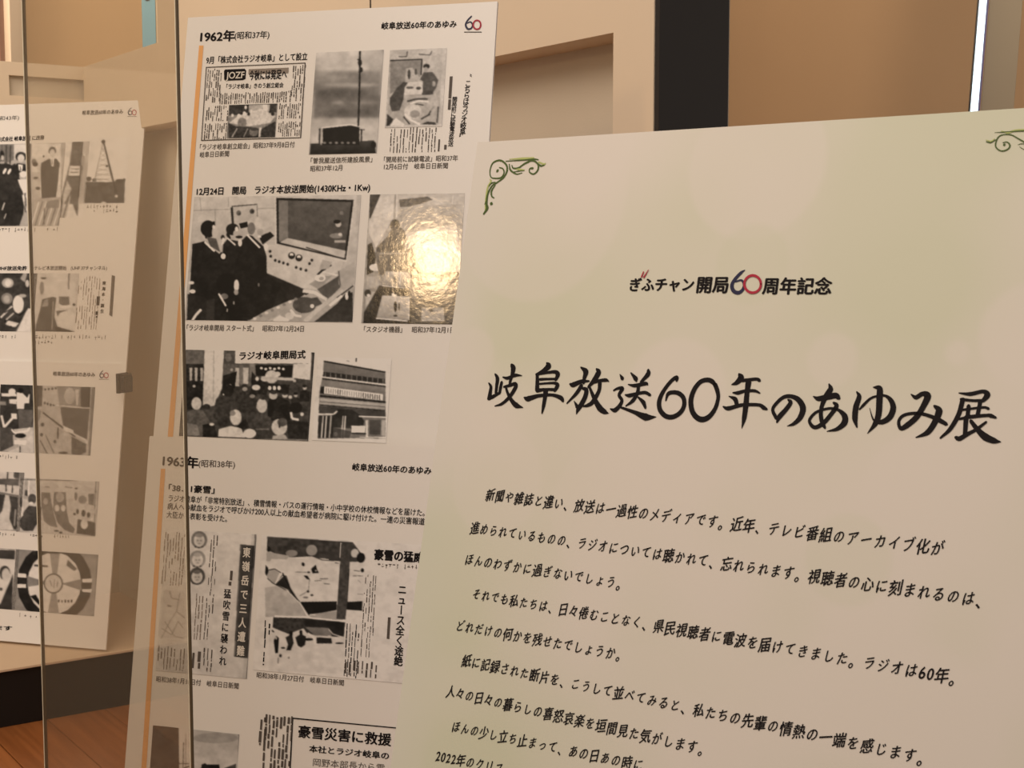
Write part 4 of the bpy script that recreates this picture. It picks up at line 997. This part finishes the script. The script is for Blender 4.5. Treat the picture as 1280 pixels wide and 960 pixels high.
# lower photograph and rescue cutting, both run below the frame
h_ = Photo(P, (191.6, 906.5), (293, 1010), 110).fr(180, 890, 9.143)
h_.poly(66, [(80, 130), (440, 170), (400, 1100), (40, 1100)]).poly(186, [(400, 180), (520, 190), (530, 1100), (410, 1100)]).line(90, [(455, 350), (450, 640)], 10).line(150, [(480, 250), (480, 700)], 14).poly(150, [(520, 180), (1080, 235), (1060, 1100), (530, 1100)], to=178).ell(120, 820, 300, 260, 60, .5)
h_.poly(42, [(660, 600), (700, 585), (720, 600), (860, 600), (870, 680), (650, 680)]).poly(70, [(920, 640), (1050, 590), (1050, 800), (900, 800)]).line(90, [(400, 590), (520, 590)], 8).line(50, [(460, 640), (520, 620)], 10).poly(90, [(600, 680), (1050, 700), (1040, 1100), (560, 1100)]).blot(9, 7).done()
P.polymesh('cutting_border', [[(365.5, 896.8), (500, 909.6), (500, 911), (365.4, 898.4)], [(365.3, 897), (367, 897), (361.6, 1000), (359.8, 1000)]], 'ink')
P.text('豪雪災害に救援', (373, 914), (489.5, 925), 15.5, off=.03, name='cutting_headline')
P.text('本社とラジオ岐阜の', (386.5, 935.5), (486.5, 945), 9, off=.03, name='cutting_headline')
P.text('岡野本部長から電', (391.5, 952.5), (481, 960), 10, off=.0, name='cutting_headline', m='soft_ink')
P.columns('newsprint', [(325, 890, 333, 932, 2), (331.5, 891, 362, 990, 8)], m='soft_ink', seed=41, wf=.6, z=.001)

# ------------------------------------------------------------------ panels in the left showcase
P = left_up
P.text('岐阜放送60年のあゆみ', (103, 141), (154, 139.5), 6, off=.03, name='series_heading')
P.logo60(159.5, 134.5, 171, 144.5)
P.text('(昭和43年)', (-10, 148.5), (24, 147), 6, off=.0, name='year_heading')
P.text('、株式会社 岐阜放送 に改称', (-9, 174.5), (55.5, 172), 6, off=.04, name='section_heading')
P.text('テレビ本放送開始　(UHF 37チャンネル)', (43, 335), (134, 335), 5.5, off=.02, name='section_heading')
P.text('のUHF放送免許', (-9, 335.5), (34, 335.2), 5.5, off=.04, name='section_heading')
for a, b, k in (((108, 258.5), (148, 258.5), 1), ((108, 264), (146, 264.3), 2), ((-10, 287.5), (34, 287.3), 3), ((42, 287), (70, 287), 4), ((44, 421), (93, 421.5), 5), ((98, 421), (133, 421.5), 6), ((43, 427.5), (66, 427.8), 7), ((-10, 420.5), (19, 420.5), 8)):
    P.rows('caption', a, b, 4.5, .8, m='soft_ink', seed=k)
h_ = Photo(P, (-24, 181), (74, 282.5), 150).fr(0, 165, 7.385)
h_.poly(150, [(-200, 115), (560, 115), (560, 870), (-200, 870)]).poly(110, [(-200, 115), (130, 120), (130, 260), (-200, 400)]).line(80, [(60, 120), (60, 300)], 14).line(75, [(100, 120), (95, 300)], 12).line(90, [(20, 120), (20, 300)], 10)
h_.poly(176, [(130, 115), (250, 115), (250, 220), (130, 260)]).poly(100, [(255, 110), (290, 110), (285, 250), (255, 250)]).poly(180, [(290, 110), (560, 110), (560, 620), (290, 600)]).poly(150, [(200, 600), (600, 600), (600, 880), (150, 880)])
h_.poly(55, [(-200, 300), (20, 270), (110, 310), (140, 290), (180, 420), (230, 640), (215, 760), (180, 862), (-200, 870)]).ell(50, 20, 215, 20, 40).ell(170, 25, 240, 14, 24).ell(150, 20, 285, 26, 12).ell(214, 45, 362, 12, 30, 1, .5).ell(214, 88, 366, 12, 30, 1, .5)
h_.ell(60, 195, 230, 52, 44).ell(176, 195, 245, 32, 38).poly(52, [(110, 340), (160, 290), (235, 300), (240, 360), (170, 420), (150, 480)]).poly(210, [(168, 300), (212, 305), (205, 360), (178, 360)]).line(50, [(190, 320), (190, 355)], 9).ell(190, 215, 390, 36, 28).poly(196, [(165, 440), (250, 440), (250, 620), (225, 580), (190, 510)]).line(205, [(215, 580), (240, 720)], 20).line(50, [(232, 560), (235, 740)], 9).line(205, [(22, 720), (45, 650)], 9).line(190, [(40, 800), (60, 750)], 8)
h_.ell(110, 315, 275, 22, 26).ell(60, 325, 300, 26, 20).ell(165, 360, 330, 20, 30).poly(160, [(290, 370), (370, 370), (370, 620), (290, 620)]).ell(70, 330, 425, 22, 10).ell(60, 350, 520, 20, 14).ell(50, 403, 228, 7, 9)
h_.ell(75, 482, 180, 34, 40).ell(168, 482, 200, 26, 42).poly(66, [(380, 290), (450, 250), (520, 250), (550, 290), (530, 480), (515, 600), (385, 610), (375, 400)]).poly(200, [(465, 245), (500, 245), (492, 320), (474, 320)]).line(80, [(482, 250), (480, 310)], 7)
for k in range(8): h_.line(95 if k % 2 else 195, [(290 + k * 34, 860), (360 + k * 34, 640)], 9)
h_.poly(120, [(430, 640), (540, 620), (545, 700), (420, 700)]).line(80, [(410, 700), (405, 850)], 8).blot(14, 6).done(contrast=1)
h_ = Photo(P, (82, 177.5), (104.8, 272), 120).fr(60, 160, 7.385)
h_.poly(184, [(100, 100), (400, 100), (400, 900), (60, 900)]).poly(84, [(228, 130), (332, 130), (310, 330), (290, 560), (272, 820), (230, 700), (110, 700), (180, 420), (205, 320)]).poly(176, [(205, 350), (298, 352), (290, 442), (188, 440)]).line(110, [(220, 378), (285, 380)], 8).line(110, [(210, 410), (280, 412)], 12).line(48, [(315, 350), (296, 470), (285, 640)], 12)
h_.poly(160, [(180, 480), (220, 560), (200, 700), (150, 880), (100, 880), (140, 620)]).line(60, [(140, 600), (115, 860)], 10).line(70, [(160, 700), (230, 560)], 9).line(75, [(200, 620), (140, 840)], 9).blot(24, 4).done()
h_ = Photo(P, (104.5, 173), (157, 254), 184, m='matte_photo').fr(60, 160, 7.385)
h_.poly(70, [(348, 495), (560, 500), (708, 480), (700, 690), (335, 690)]).ell(60, 380, 470, 24, 22).ell(70, 430, 480, 20, 14).ell(60, 660, 490, 40, 20).ell(66, 700, 480, 14, 16).blot(24, 8, [(348, 495), (708, 480), (700, 690), (335, 690)])
h_.line(120, [(510, 130), (430, 490)], 6).line(120, [(515, 130), (590, 490)], 6)
for k in range(7): h_.line(125, [(500 - k * 11, 190 + k * 46), (525 + k * 9, 230 + k * 42)], 4).line(125, [(520 + k * 9, 190 + k * 46), (500 - k * 11, 230 + k * 42)], 4)
h_.line(44, [(512, 120), (560, 320), (628, 590)], 12).ell(50, 512, 130, 16, 18).ell(36, 543, 352, 10, 10).ell(170, 630, 628, 14, 14).ell(178, 515, 690, 26, 14).done()
h_ = Photo(P, (-16, 341.5), (41, 414.8), 90).fr(0, 330, 8.533)
h_.poly(66, [(-150, 110), (320, 90), (320, 480), (150, 720), (-150, 725)]).ell(150, 85, 205, 62, 52).ell(180, 88, 205, 34, 38).ell(120, 75, 370, 60, 60).ell(150, 72, 375, 34, 40).poly(190, [(250, 100), (290, 100), (265, 200), (215, 160)], .6).ell(176, 290, 210, 20, 40)
h_.ell(186, 195, 430, 58, 96).ell(150, 240, 340, 40, 20).line(45, [(160, 520), (210, 545), (270, 500)], 12).line(180, [(10, 570), (130, 450)], 20).line(50, [(50, 520), (130, 470)], 10).line(170, [(60, 600), (150, 520)], 14).ell(176, 130, 630, 70, 30).ell(50, 60, 610, 14, 20).poly(60, [(90, 580), (240, 570), (210, 630), (90, 600)]).ell(190, 150, 650, 30, 20).poly(182, [(345, 480), (400, 480), (400, 730), (170, 730), (270, 520), (300, 470)]).blot(16, 6).done()
h_ = Photo(P, (44, 341.5), (93.5, 415), 165).fr(0, 330, 8.533)
h_.poly(172, [(370, 100), (800, 100), (800, 730), (370, 730)]).ell(60, 468, 155, 30, 10).ell(110, 450, 260, 22, 70).poly(75, [(455, 380), (560, 350), (600, 360), (580, 560), (620, 690), (600, 725), (380, 725), (390, 640), (430, 500)]).poly(130, [(470, 390), (520, 370), (515, 450), (450, 460)]).poly(95, [(630, 350), (735, 350), (740, 430), (680, 450), (630, 420)]).ell(190, 700, 455, 60, 14).ell(28, 787, 434, 14, 12).poly(80, [(600, 500), (720, 490), (640, 520), (615, 560)]).line(90, [(735, 100), (730, 270)], 12).poly(50, [(590, 660), (800, 722), (600, 726)]).line(160, [(570, 400), (555, 700)], 8).blot(10, 6).done()
P.columns('newsprint', [(98, 345, 122, 412, 9)], m='pale_ink', seed=51, wf=.3, z=.001)
P.vtext('東海本・誕生', (130.3, 354), (127.8, 389), 5.2, off=.05, name='vertical_heading')
P.columns('newsprint', [(121.5, 366, 123.5, 398, 1)], m='ink', seed=52, wf=.8, z=.001)
P.polymesh('tone_block', [[(139.8, 344), (144, 345), (140.5, 396), (136.8, 394)]], 'soft_ink', z=.0006)

P = left_lo
P.text('岐阜放送60年のあゆみ', (66.5, 467), (119, 468.5), 5.8, off=.03, name='series_heading')
P.logo60(124, 463, 136, 473)
P.text('ます', (-6, 784.5), (15.5, 785.5), 6, off=.05, name='section_heading')
for a, b, k in (((-8, 570), (20, 571), 11), ((-8, 666.5), (16, 667), 12), ((37, 669), (60, 670), 13), ((67, 670), (87, 671.5), 14), ((20, 768.5), (44, 770.5), 15)):
    P.rows('caption', a, b, 4, .8, m='soft_ink', seed=k)
h_ = Photo(P, (1, 480.5), (113, 569.5), 110).fr(0, 470, 8.73)
h_.poly(150, [(-10, 80), (1000, 100), (960, 870), (-10, 850)]).poly(60, [(5, 85), (465, 95), (460, 330), (370, 340), (360, 580), (300, 640), (0, 640)]).poly(188, [(20, 190), (180, 195), (180, 225), (20, 225)]).ell(190, 135, 175, 40, 36).poly(196, [(185, 180), (250, 190), (300, 240), (320, 200), (330, 200), (320, 300), (270, 300), (265, 360), (190, 360), (185, 300)]).ell(40, 230, 160, 28, 30).poly(180, [(105, 255), (185, 255), (180, 310), (105, 300)])
h_.poly(120, [(0, 280), (70, 280), (70, 320), (0, 320)]).poly(92, [(200, 370), (360, 370), (350, 590), (210, 590)]).poly(190, [(125, 410), (185, 410), (190, 470), (130, 470)]).line(186, [(20, 430), (50, 560), (140, 460)], 26).ell(60, 75, 400, 40, 50).poly(80, [(0, 560), (140, 560), (150, 760), (20, 820), (0, 820)]).poly(170, [(150, 580), (360, 560), (370, 850), (40, 850), (210, 770)]).line(205, [(130, 580), (160, 620), (300, 600), (330, 560)], 16).poly(196, [(160, 700), (290, 700), (280, 750), (160, 740)]).ell(50, 225, 650, 60, 26).line(50, [(222, 760), (222, 840)], 10)
h_.poly(75, [(320, 95), (465, 95), (460, 330), (380, 340)]).poly(120, [(380, 350), (450, 380), (440, 460), (390, 560), (370, 450)])
h_.poly(162, [(470, 110), (620, 110), (680, 330), (470, 300)], to=150).poly(120, [(620, 105), (985, 105), (970, 345), (650, 330)]).poly(60, [(630, 100), (860, 100), (860, 120), (630, 112)]).ell(150, 760, 220, 60, 90).poly(165, [(820, 150), (862, 150), (850, 320), (830, 320)]).poly(66, [(880, 110), (985, 105), (970, 345), (880, 345)]).line(44, [(978, 110), (968, 340)], 14)
for k in range(4): h_.ell(60, 495 + k * 38, 150 - k * 4, 9, 12)
for k in range(4): h_.ell(54, 490 + k * 32, 296 + k * 10, 10, 14)
h_.line(180, [(610, 320), (980, 352)], 8).poly(82, [(660, 340), (975, 360), (945, 700), (820, 640), (690, 540), (670, 430)]).poly(150, [(470, 330), (620, 330), (670, 500), (560, 460), (470, 400)]).poly(150, [(395, 520), (470, 430), (640, 550), (760, 650), (770, 850), (400, 850)]).line(55, [(470, 400), (680, 560), (820, 660)], 14).poly(178, [(690, 540), (800, 590), (810, 640), (690, 590)]).line(170, [(800, 630), (940, 700), (945, 740)], 22).poly(80, [(780, 660), (940, 740), (935, 830), (870, 860), (780, 850)]).line(60, [(635, 560), (630, 680)], 12).line(70, [(440, 700), (520, 850)], 10).line(80, [(500, 640), (590, 840)], 8).ell(70, 465, 530, 20, 20).ell(70, 455, 640, 16, 20).ell(70, 600, 715, 12, 20).ell(60, 690, 835, 50, 12)
h_.blot(14, 6).done()
h_ = Photo(P, (-8, 589), (25, 664), 120).fr(0, 580, 9.6)
h_.poly(172, [(-90, 90), (240, 90), (220, 790), (-90, 790)]).poly(90, [(-90, 180), (230, 180), (225, 265), (-90, 240)]).line(50, [(95, 95), (90, 180)], 12).poly(84, [(165, 95), (235, 95), (230, 180), (165, 170)]).line(50, [(75, 250), (75, 330)], 12).line(50, [(150, 260), (145, 350)], 12).line(110, [(-90, 330), (240, 390)], 22)
h_.poly(70, [(-90, 350), (65, 370), (30, 560), (-20, 620), (-90, 620)]).poly(72, [(110, 380), (220, 400), (210, 780), (165, 785), (115, 660), (130, 500)]).line(150, [(185, 540), (170, 740)], 14).blot(12, 6).done()
h_ = Photo(P, (25.5, 597), (119.5, 671), 150).fr(0, 580, 9.6)
h_.poly(165, [(240, 160), (1160, 160), (1150, 870), (220, 830)]).line(84, [(260, 190), (800, 200), (1150, 185)], 9).line(84, [(1150, 190), (1135, 500), (1135, 860)], 9).poly(150, [(300, 195), (370, 195), (360, 400), (290, 400)]).ell(80, 320, 360, 18, 50).poly(190, [(340, 200), (365, 200), (355, 390), (335, 390)])
h_.poly(72, [(300, 560), (350, 500), (500, 520), (490, 680), (430, 740), (400, 800), (290, 800), (235, 740), (240, 680)]).ell(150, 300, 400, 40, 20).ell(80, 390, 420, 50, 60).ell(190, 380, 470, 26, 16).ell(50, 258, 460, 12, 60).poly(180, [(230, 600), (290, 500), (280, 620), (235, 660)])
h_.poly(104, [(500, 340), (600, 350), (640, 560), (690, 760), (600, 740), (530, 680), (500, 500)]).poly(98, [(650, 340), (790, 340), (800, 560), (830, 700), (900, 780), (880, 830), (780, 790), (690, 700), (640, 540)]).ell(140, 720, 400, 50, 60).ell(170, 685, 530, 30, 40).ell(170, 760, 530, 28, 40).ell(60, 730, 820, 20, 12).ell(70, 680, 800, 30, 10).line(110, [(540, 275), (600, 280)], 12).line(120, [(780, 275), (870, 290)], 14).ell(70, 915, 295, 16, 10)
h_.ell(150, 550, 450, 30, 40).ell(100, 910, 390, 18, 50).ell(120, 990, 430, 50, 50).poly(100, [(1060, 360), (1130, 360), (1120, 500), (1060, 480)]).ell(160, 1080, 570, 60, 70).ell(60, 1000, 590, 24, 40).ell(60, 930, 570, 16, 30).ell(50, 895, 600, 14, 14).ell(60, 1060, 610, 20, 30).poly(66, [(930, 660), (1140, 700), (1140, 860), (920, 830)]).ell(176, 1010, 720, 44, 60).ell(180, 1100, 660, 20, 16).blot(16, 6).done()
h_ = Photo(P, (-4, 684.8), (19, 762.5), 150).fr(0, 680, 8)
h_.poly(176, [(-50, 50), (160, 60), (150, 670), (-50, 670)]).poly(70, [(-50, 60), (150, 65), (145, 155), (-50, 145)]).ell(70, 50, 290, 52, 72).ell(170, 60, 310, 40, 68).poly(60, [(130, 300), (120, 665), (-50, 650), (10, 590)]).ell(80, 12, 450, 16, 16).done()
h_ = Photo(P, (20.3, 686.5), (117.6, 770.5), 118).fr(0, 680, 8)
h_.poly(128, [(170, 60), (945, 100), (915, 725), (150, 680)]).ell(48, 545, 390, 372, 398)
h_.poly(128, [(160, 660), (500, 690), (915, 725), (915, 820), (150, 820)]).poly(128, [(160, 0), (945, 0), (945, 102), (600, 85), (160, 62)]).poly(128, [(925, 90), (960, 100), (950, 700), (880, 700), (925, 500)])
h_.ell(182, 545, 390, 268, 310).poly(130, [(500, 90), (600, 92), (572, 300), (525, 300)]).poly(130, [(518, 490), (566, 490), (590, 690), (478, 690)]).poly(118, [(275, 320), (450, 375), (450, 400), (275, 430)]).poly(118, [(620, 395), (815, 350), (815, 465), (620, 400)]).ell(80, 535, 395, 96, 100).ell(170, 535, 395, 84, 88).line(110, [(500, 360), (520, 420)], 8).line(110, [(545, 355), (540, 440)], 8).line(110, [(580, 370), (570, 430)], 8)
h_.poly(90, [(680, 160), (770, 250), (740, 270), (665, 215)]).poly(40, [(305, 520), (360, 505), (400, 570), (395, 610)]).line(70, [(345, 215), (480, 225)], 16).ell(60, 545, 88, 110, 10)
h_.line(128, [(278, 60), (190, 250)], 6).poly(48, [(175, 300), (270, 300), (268, 430), (175, 430)])
h_.poly(206, [(180, 292), (265, 300), (268, 338), (178, 330)]).poly(206, [(178, 400), (262, 402), (264, 438), (178, 436)]).poly(206, [(822, 350), (915, 345), (915, 385), (822, 385)]).poly(206, [(822, 450), (915, 450), (905, 485), (822, 478)])
for k in range(5): h_.line(50, [(590 + k * 32, 556 + (k % 2) * 4), (588 + k * 32, 582)], 13)
h_.blot(6, 6).done()

# black clamp that joins the two left panels
c0_ = pt(154, 479, 3.74)
cl = bpy.data.objects.new('panel_clamp', None); col.objects.link(cl); cl.matrix_world = frame(c0_, left_lo.h)
tag(cl, 'small black clamp gripping the right edge where the two left panels meet', 'clamp')
link('clamp_jaw', box_mesh('clamp_jaw', (-.012, -.016, -.026), (-.003, .03, .026), .002), M['black'], cl)
link('clamp_body', box_mesh('clamp_body', (-.003, -.010, -.022), (.008, .03, .024), .002), M['metal'], cl)
link('clamp_grip', box_mesh('clamp_grip', (.004, -.018, -.024), (.014, .024, .018), .002), M['black'], cl)


# ------------------------------------------------------------------ easels (behind the panels, feet on the floor)
def bar3(name, a, b, r, m, parent):
    a = np.array(a, float); b = np.array(b, float); d = unit(b - a); x = unit(np.cross(d, [0.3, 1, 0.2])); y = np.cross(d, x)
    V = []
    for p in (a, b):
        for k in range(10):
            t = 2 * math.pi * k / 10; V.append(p + x * r * math.cos(t) + y * r * math.sin(t))
    Pq = [(k, (k + 1) % 10, 10 + (k + 1) % 10, 10 + k) for k in range(10)] + [tuple(range(9, -1, -1)), tuple(range(10, 20))]
    return link(name, mesh_np(name, V, Pq), M[m], parent)


def easel(bd, label, drop):
    """two front legs behind the panel, a ledge under it and one rear leg"""
    def w(u, v, n): return bd.O + bd.h * u + bd.v * v + bd.n * n
    off = -(bd.t + .014)
    b0 = w(bd.w / 2, bd.ht, off); g = (b0[0], b0[1], 0)
    e = bpy.data.objects.new('display_easel', None); col.objects.link(e); e.location = g
    tag(e, label, 'easel')
    def loc(p): return np.array(p) - np.array(g)
    vv = bd.v
    for u in (.25, .75):
        top = w(bd.w * u, .06, off); bot = top + vv * ((.004 - top[2]) / vv[2]); bar3('leg', loc(bot), loc(top), .011, 'metal', e)
    top = w(bd.w / 2, .09, off - .012); back = -bd.n; back = unit([back[0], back[1], 0])
    bot = np.array([top[0], top[1], .004]) + back * drop; bar3('rear_leg', loc(bot), loc(top), .010, 'metal', e)
    a = w(.05, bd.ht + .010, off * .3); b = w(bd.w - .05, bd.ht + .010, off * .3); bar3('ledge', loc(a), loc(b), .010, 'metal', e)
    for v in (.12, bd.ht * .6):
        bar3('crossbar', loc(w(bd.w * .2, v, off - .0)), loc(w(bd.w * .8, v, off - .0)), .008, 'metal', e)
    for u in (.25, .75):
        bar3('ledge_bracket', loc(w(bd.w * u, bd.ht + .010, off)), loc(w(bd.w * u, bd.ht + .010, .006)), .008, 'metal', e)
    return e


easel(front, 'black easel standing behind and holding the pale green title panel', .35)
easel(p62, 'black easel standing behind the larger upper history panel', .25)
easel(p63, 'black easel under the front overlapping history panel', .08)

# ------------------------------------------------------------------ the free-standing glass screen
def colpt(px, py, depth):
    p = pt(px, py, depth); return p


gR = pt(231, 480, 1.45); gL = None
NG = np.cross(A, Z); NG = NG if np.dot(NG, CAM - gR) > 0 else -NG
gl_ = hit(44, 480, gR, NG)
L_ = float(np.dot(gl_ - gR, A))
gs = bpy.data.objects.new('glass_screen', None); col.objects.link(gs); gs.matrix_world = frame((gR[0], gR[1], 0), A)
tag(gs, 'tall clear glass screen with dark polished edges standing before the left showcase', 'glass screen')
link('pane', box_mesh('pane', (0.0016, -.0012, .03), (L_ - .0016, .0012, 2.05)), M['glass'], gs)
link('pane_edge', box_mesh('pane_edge', (-.0010, -.0013, .03), (.0014, .0013, 2.05)), M['edge'], gs)
link('pane_edge', box_mesh('pane_edge', (L_ - .0016, -.0017, .03), (L_ + .0020, .0017, 2.05)), M['edge'], gs)
sgn = 1 if np.dot(np.cross(Z, A), CAM - gR) > 0 else -1
link('pane_edge_glint', box_mesh('pane_edge_glint', (L_ + .0020, min(0, sgn * .0020), .03), (L_ + .0042, max(0, sgn * .0020), 2.05)), M['edge_hi'], gs)  # pale strips paint the highlight beside each dark edge
link('pane_edge_glint', box_mesh('pane_edge_glint', (.0014, min(.0012 * sgn, sgn * .0016), .03), (.0030, max(.0012 * sgn, sgn * .0016), 2.05)), M['edge_hi'], gs)
link('base_rail', box_mesh('base_rail', (-.01, -.03, 0), (L_ + .01, .03, .03), .002), M['metal'], gs)

# ------------------------------------------------------------------ the warm lamp mirrored in the cockled studio print
q_ = hit(541, 328, p62.O, p62.n); dd = unit(q_ - CAM); rr = dd - 2 * np.dot(dd, p62.n) * p62.n
lp = q_ + rr * 2.4
print('lamp at', lp, 'lean', [round(math.degrees(math.acos(-b_.v[2])), 1) for b_ in (front, p62, p63, left_lo)], 'bottoms', [round(float((b_.O + b_.v * b_.ht)[2]), 3) for b_ in (front, p62, p63, left_lo, left_up)])
area('warm_spot_lamp', tuple(lp), tuple(q_), .11, 6, (1.0, .70, .40), 'ELLIPSE', .17)
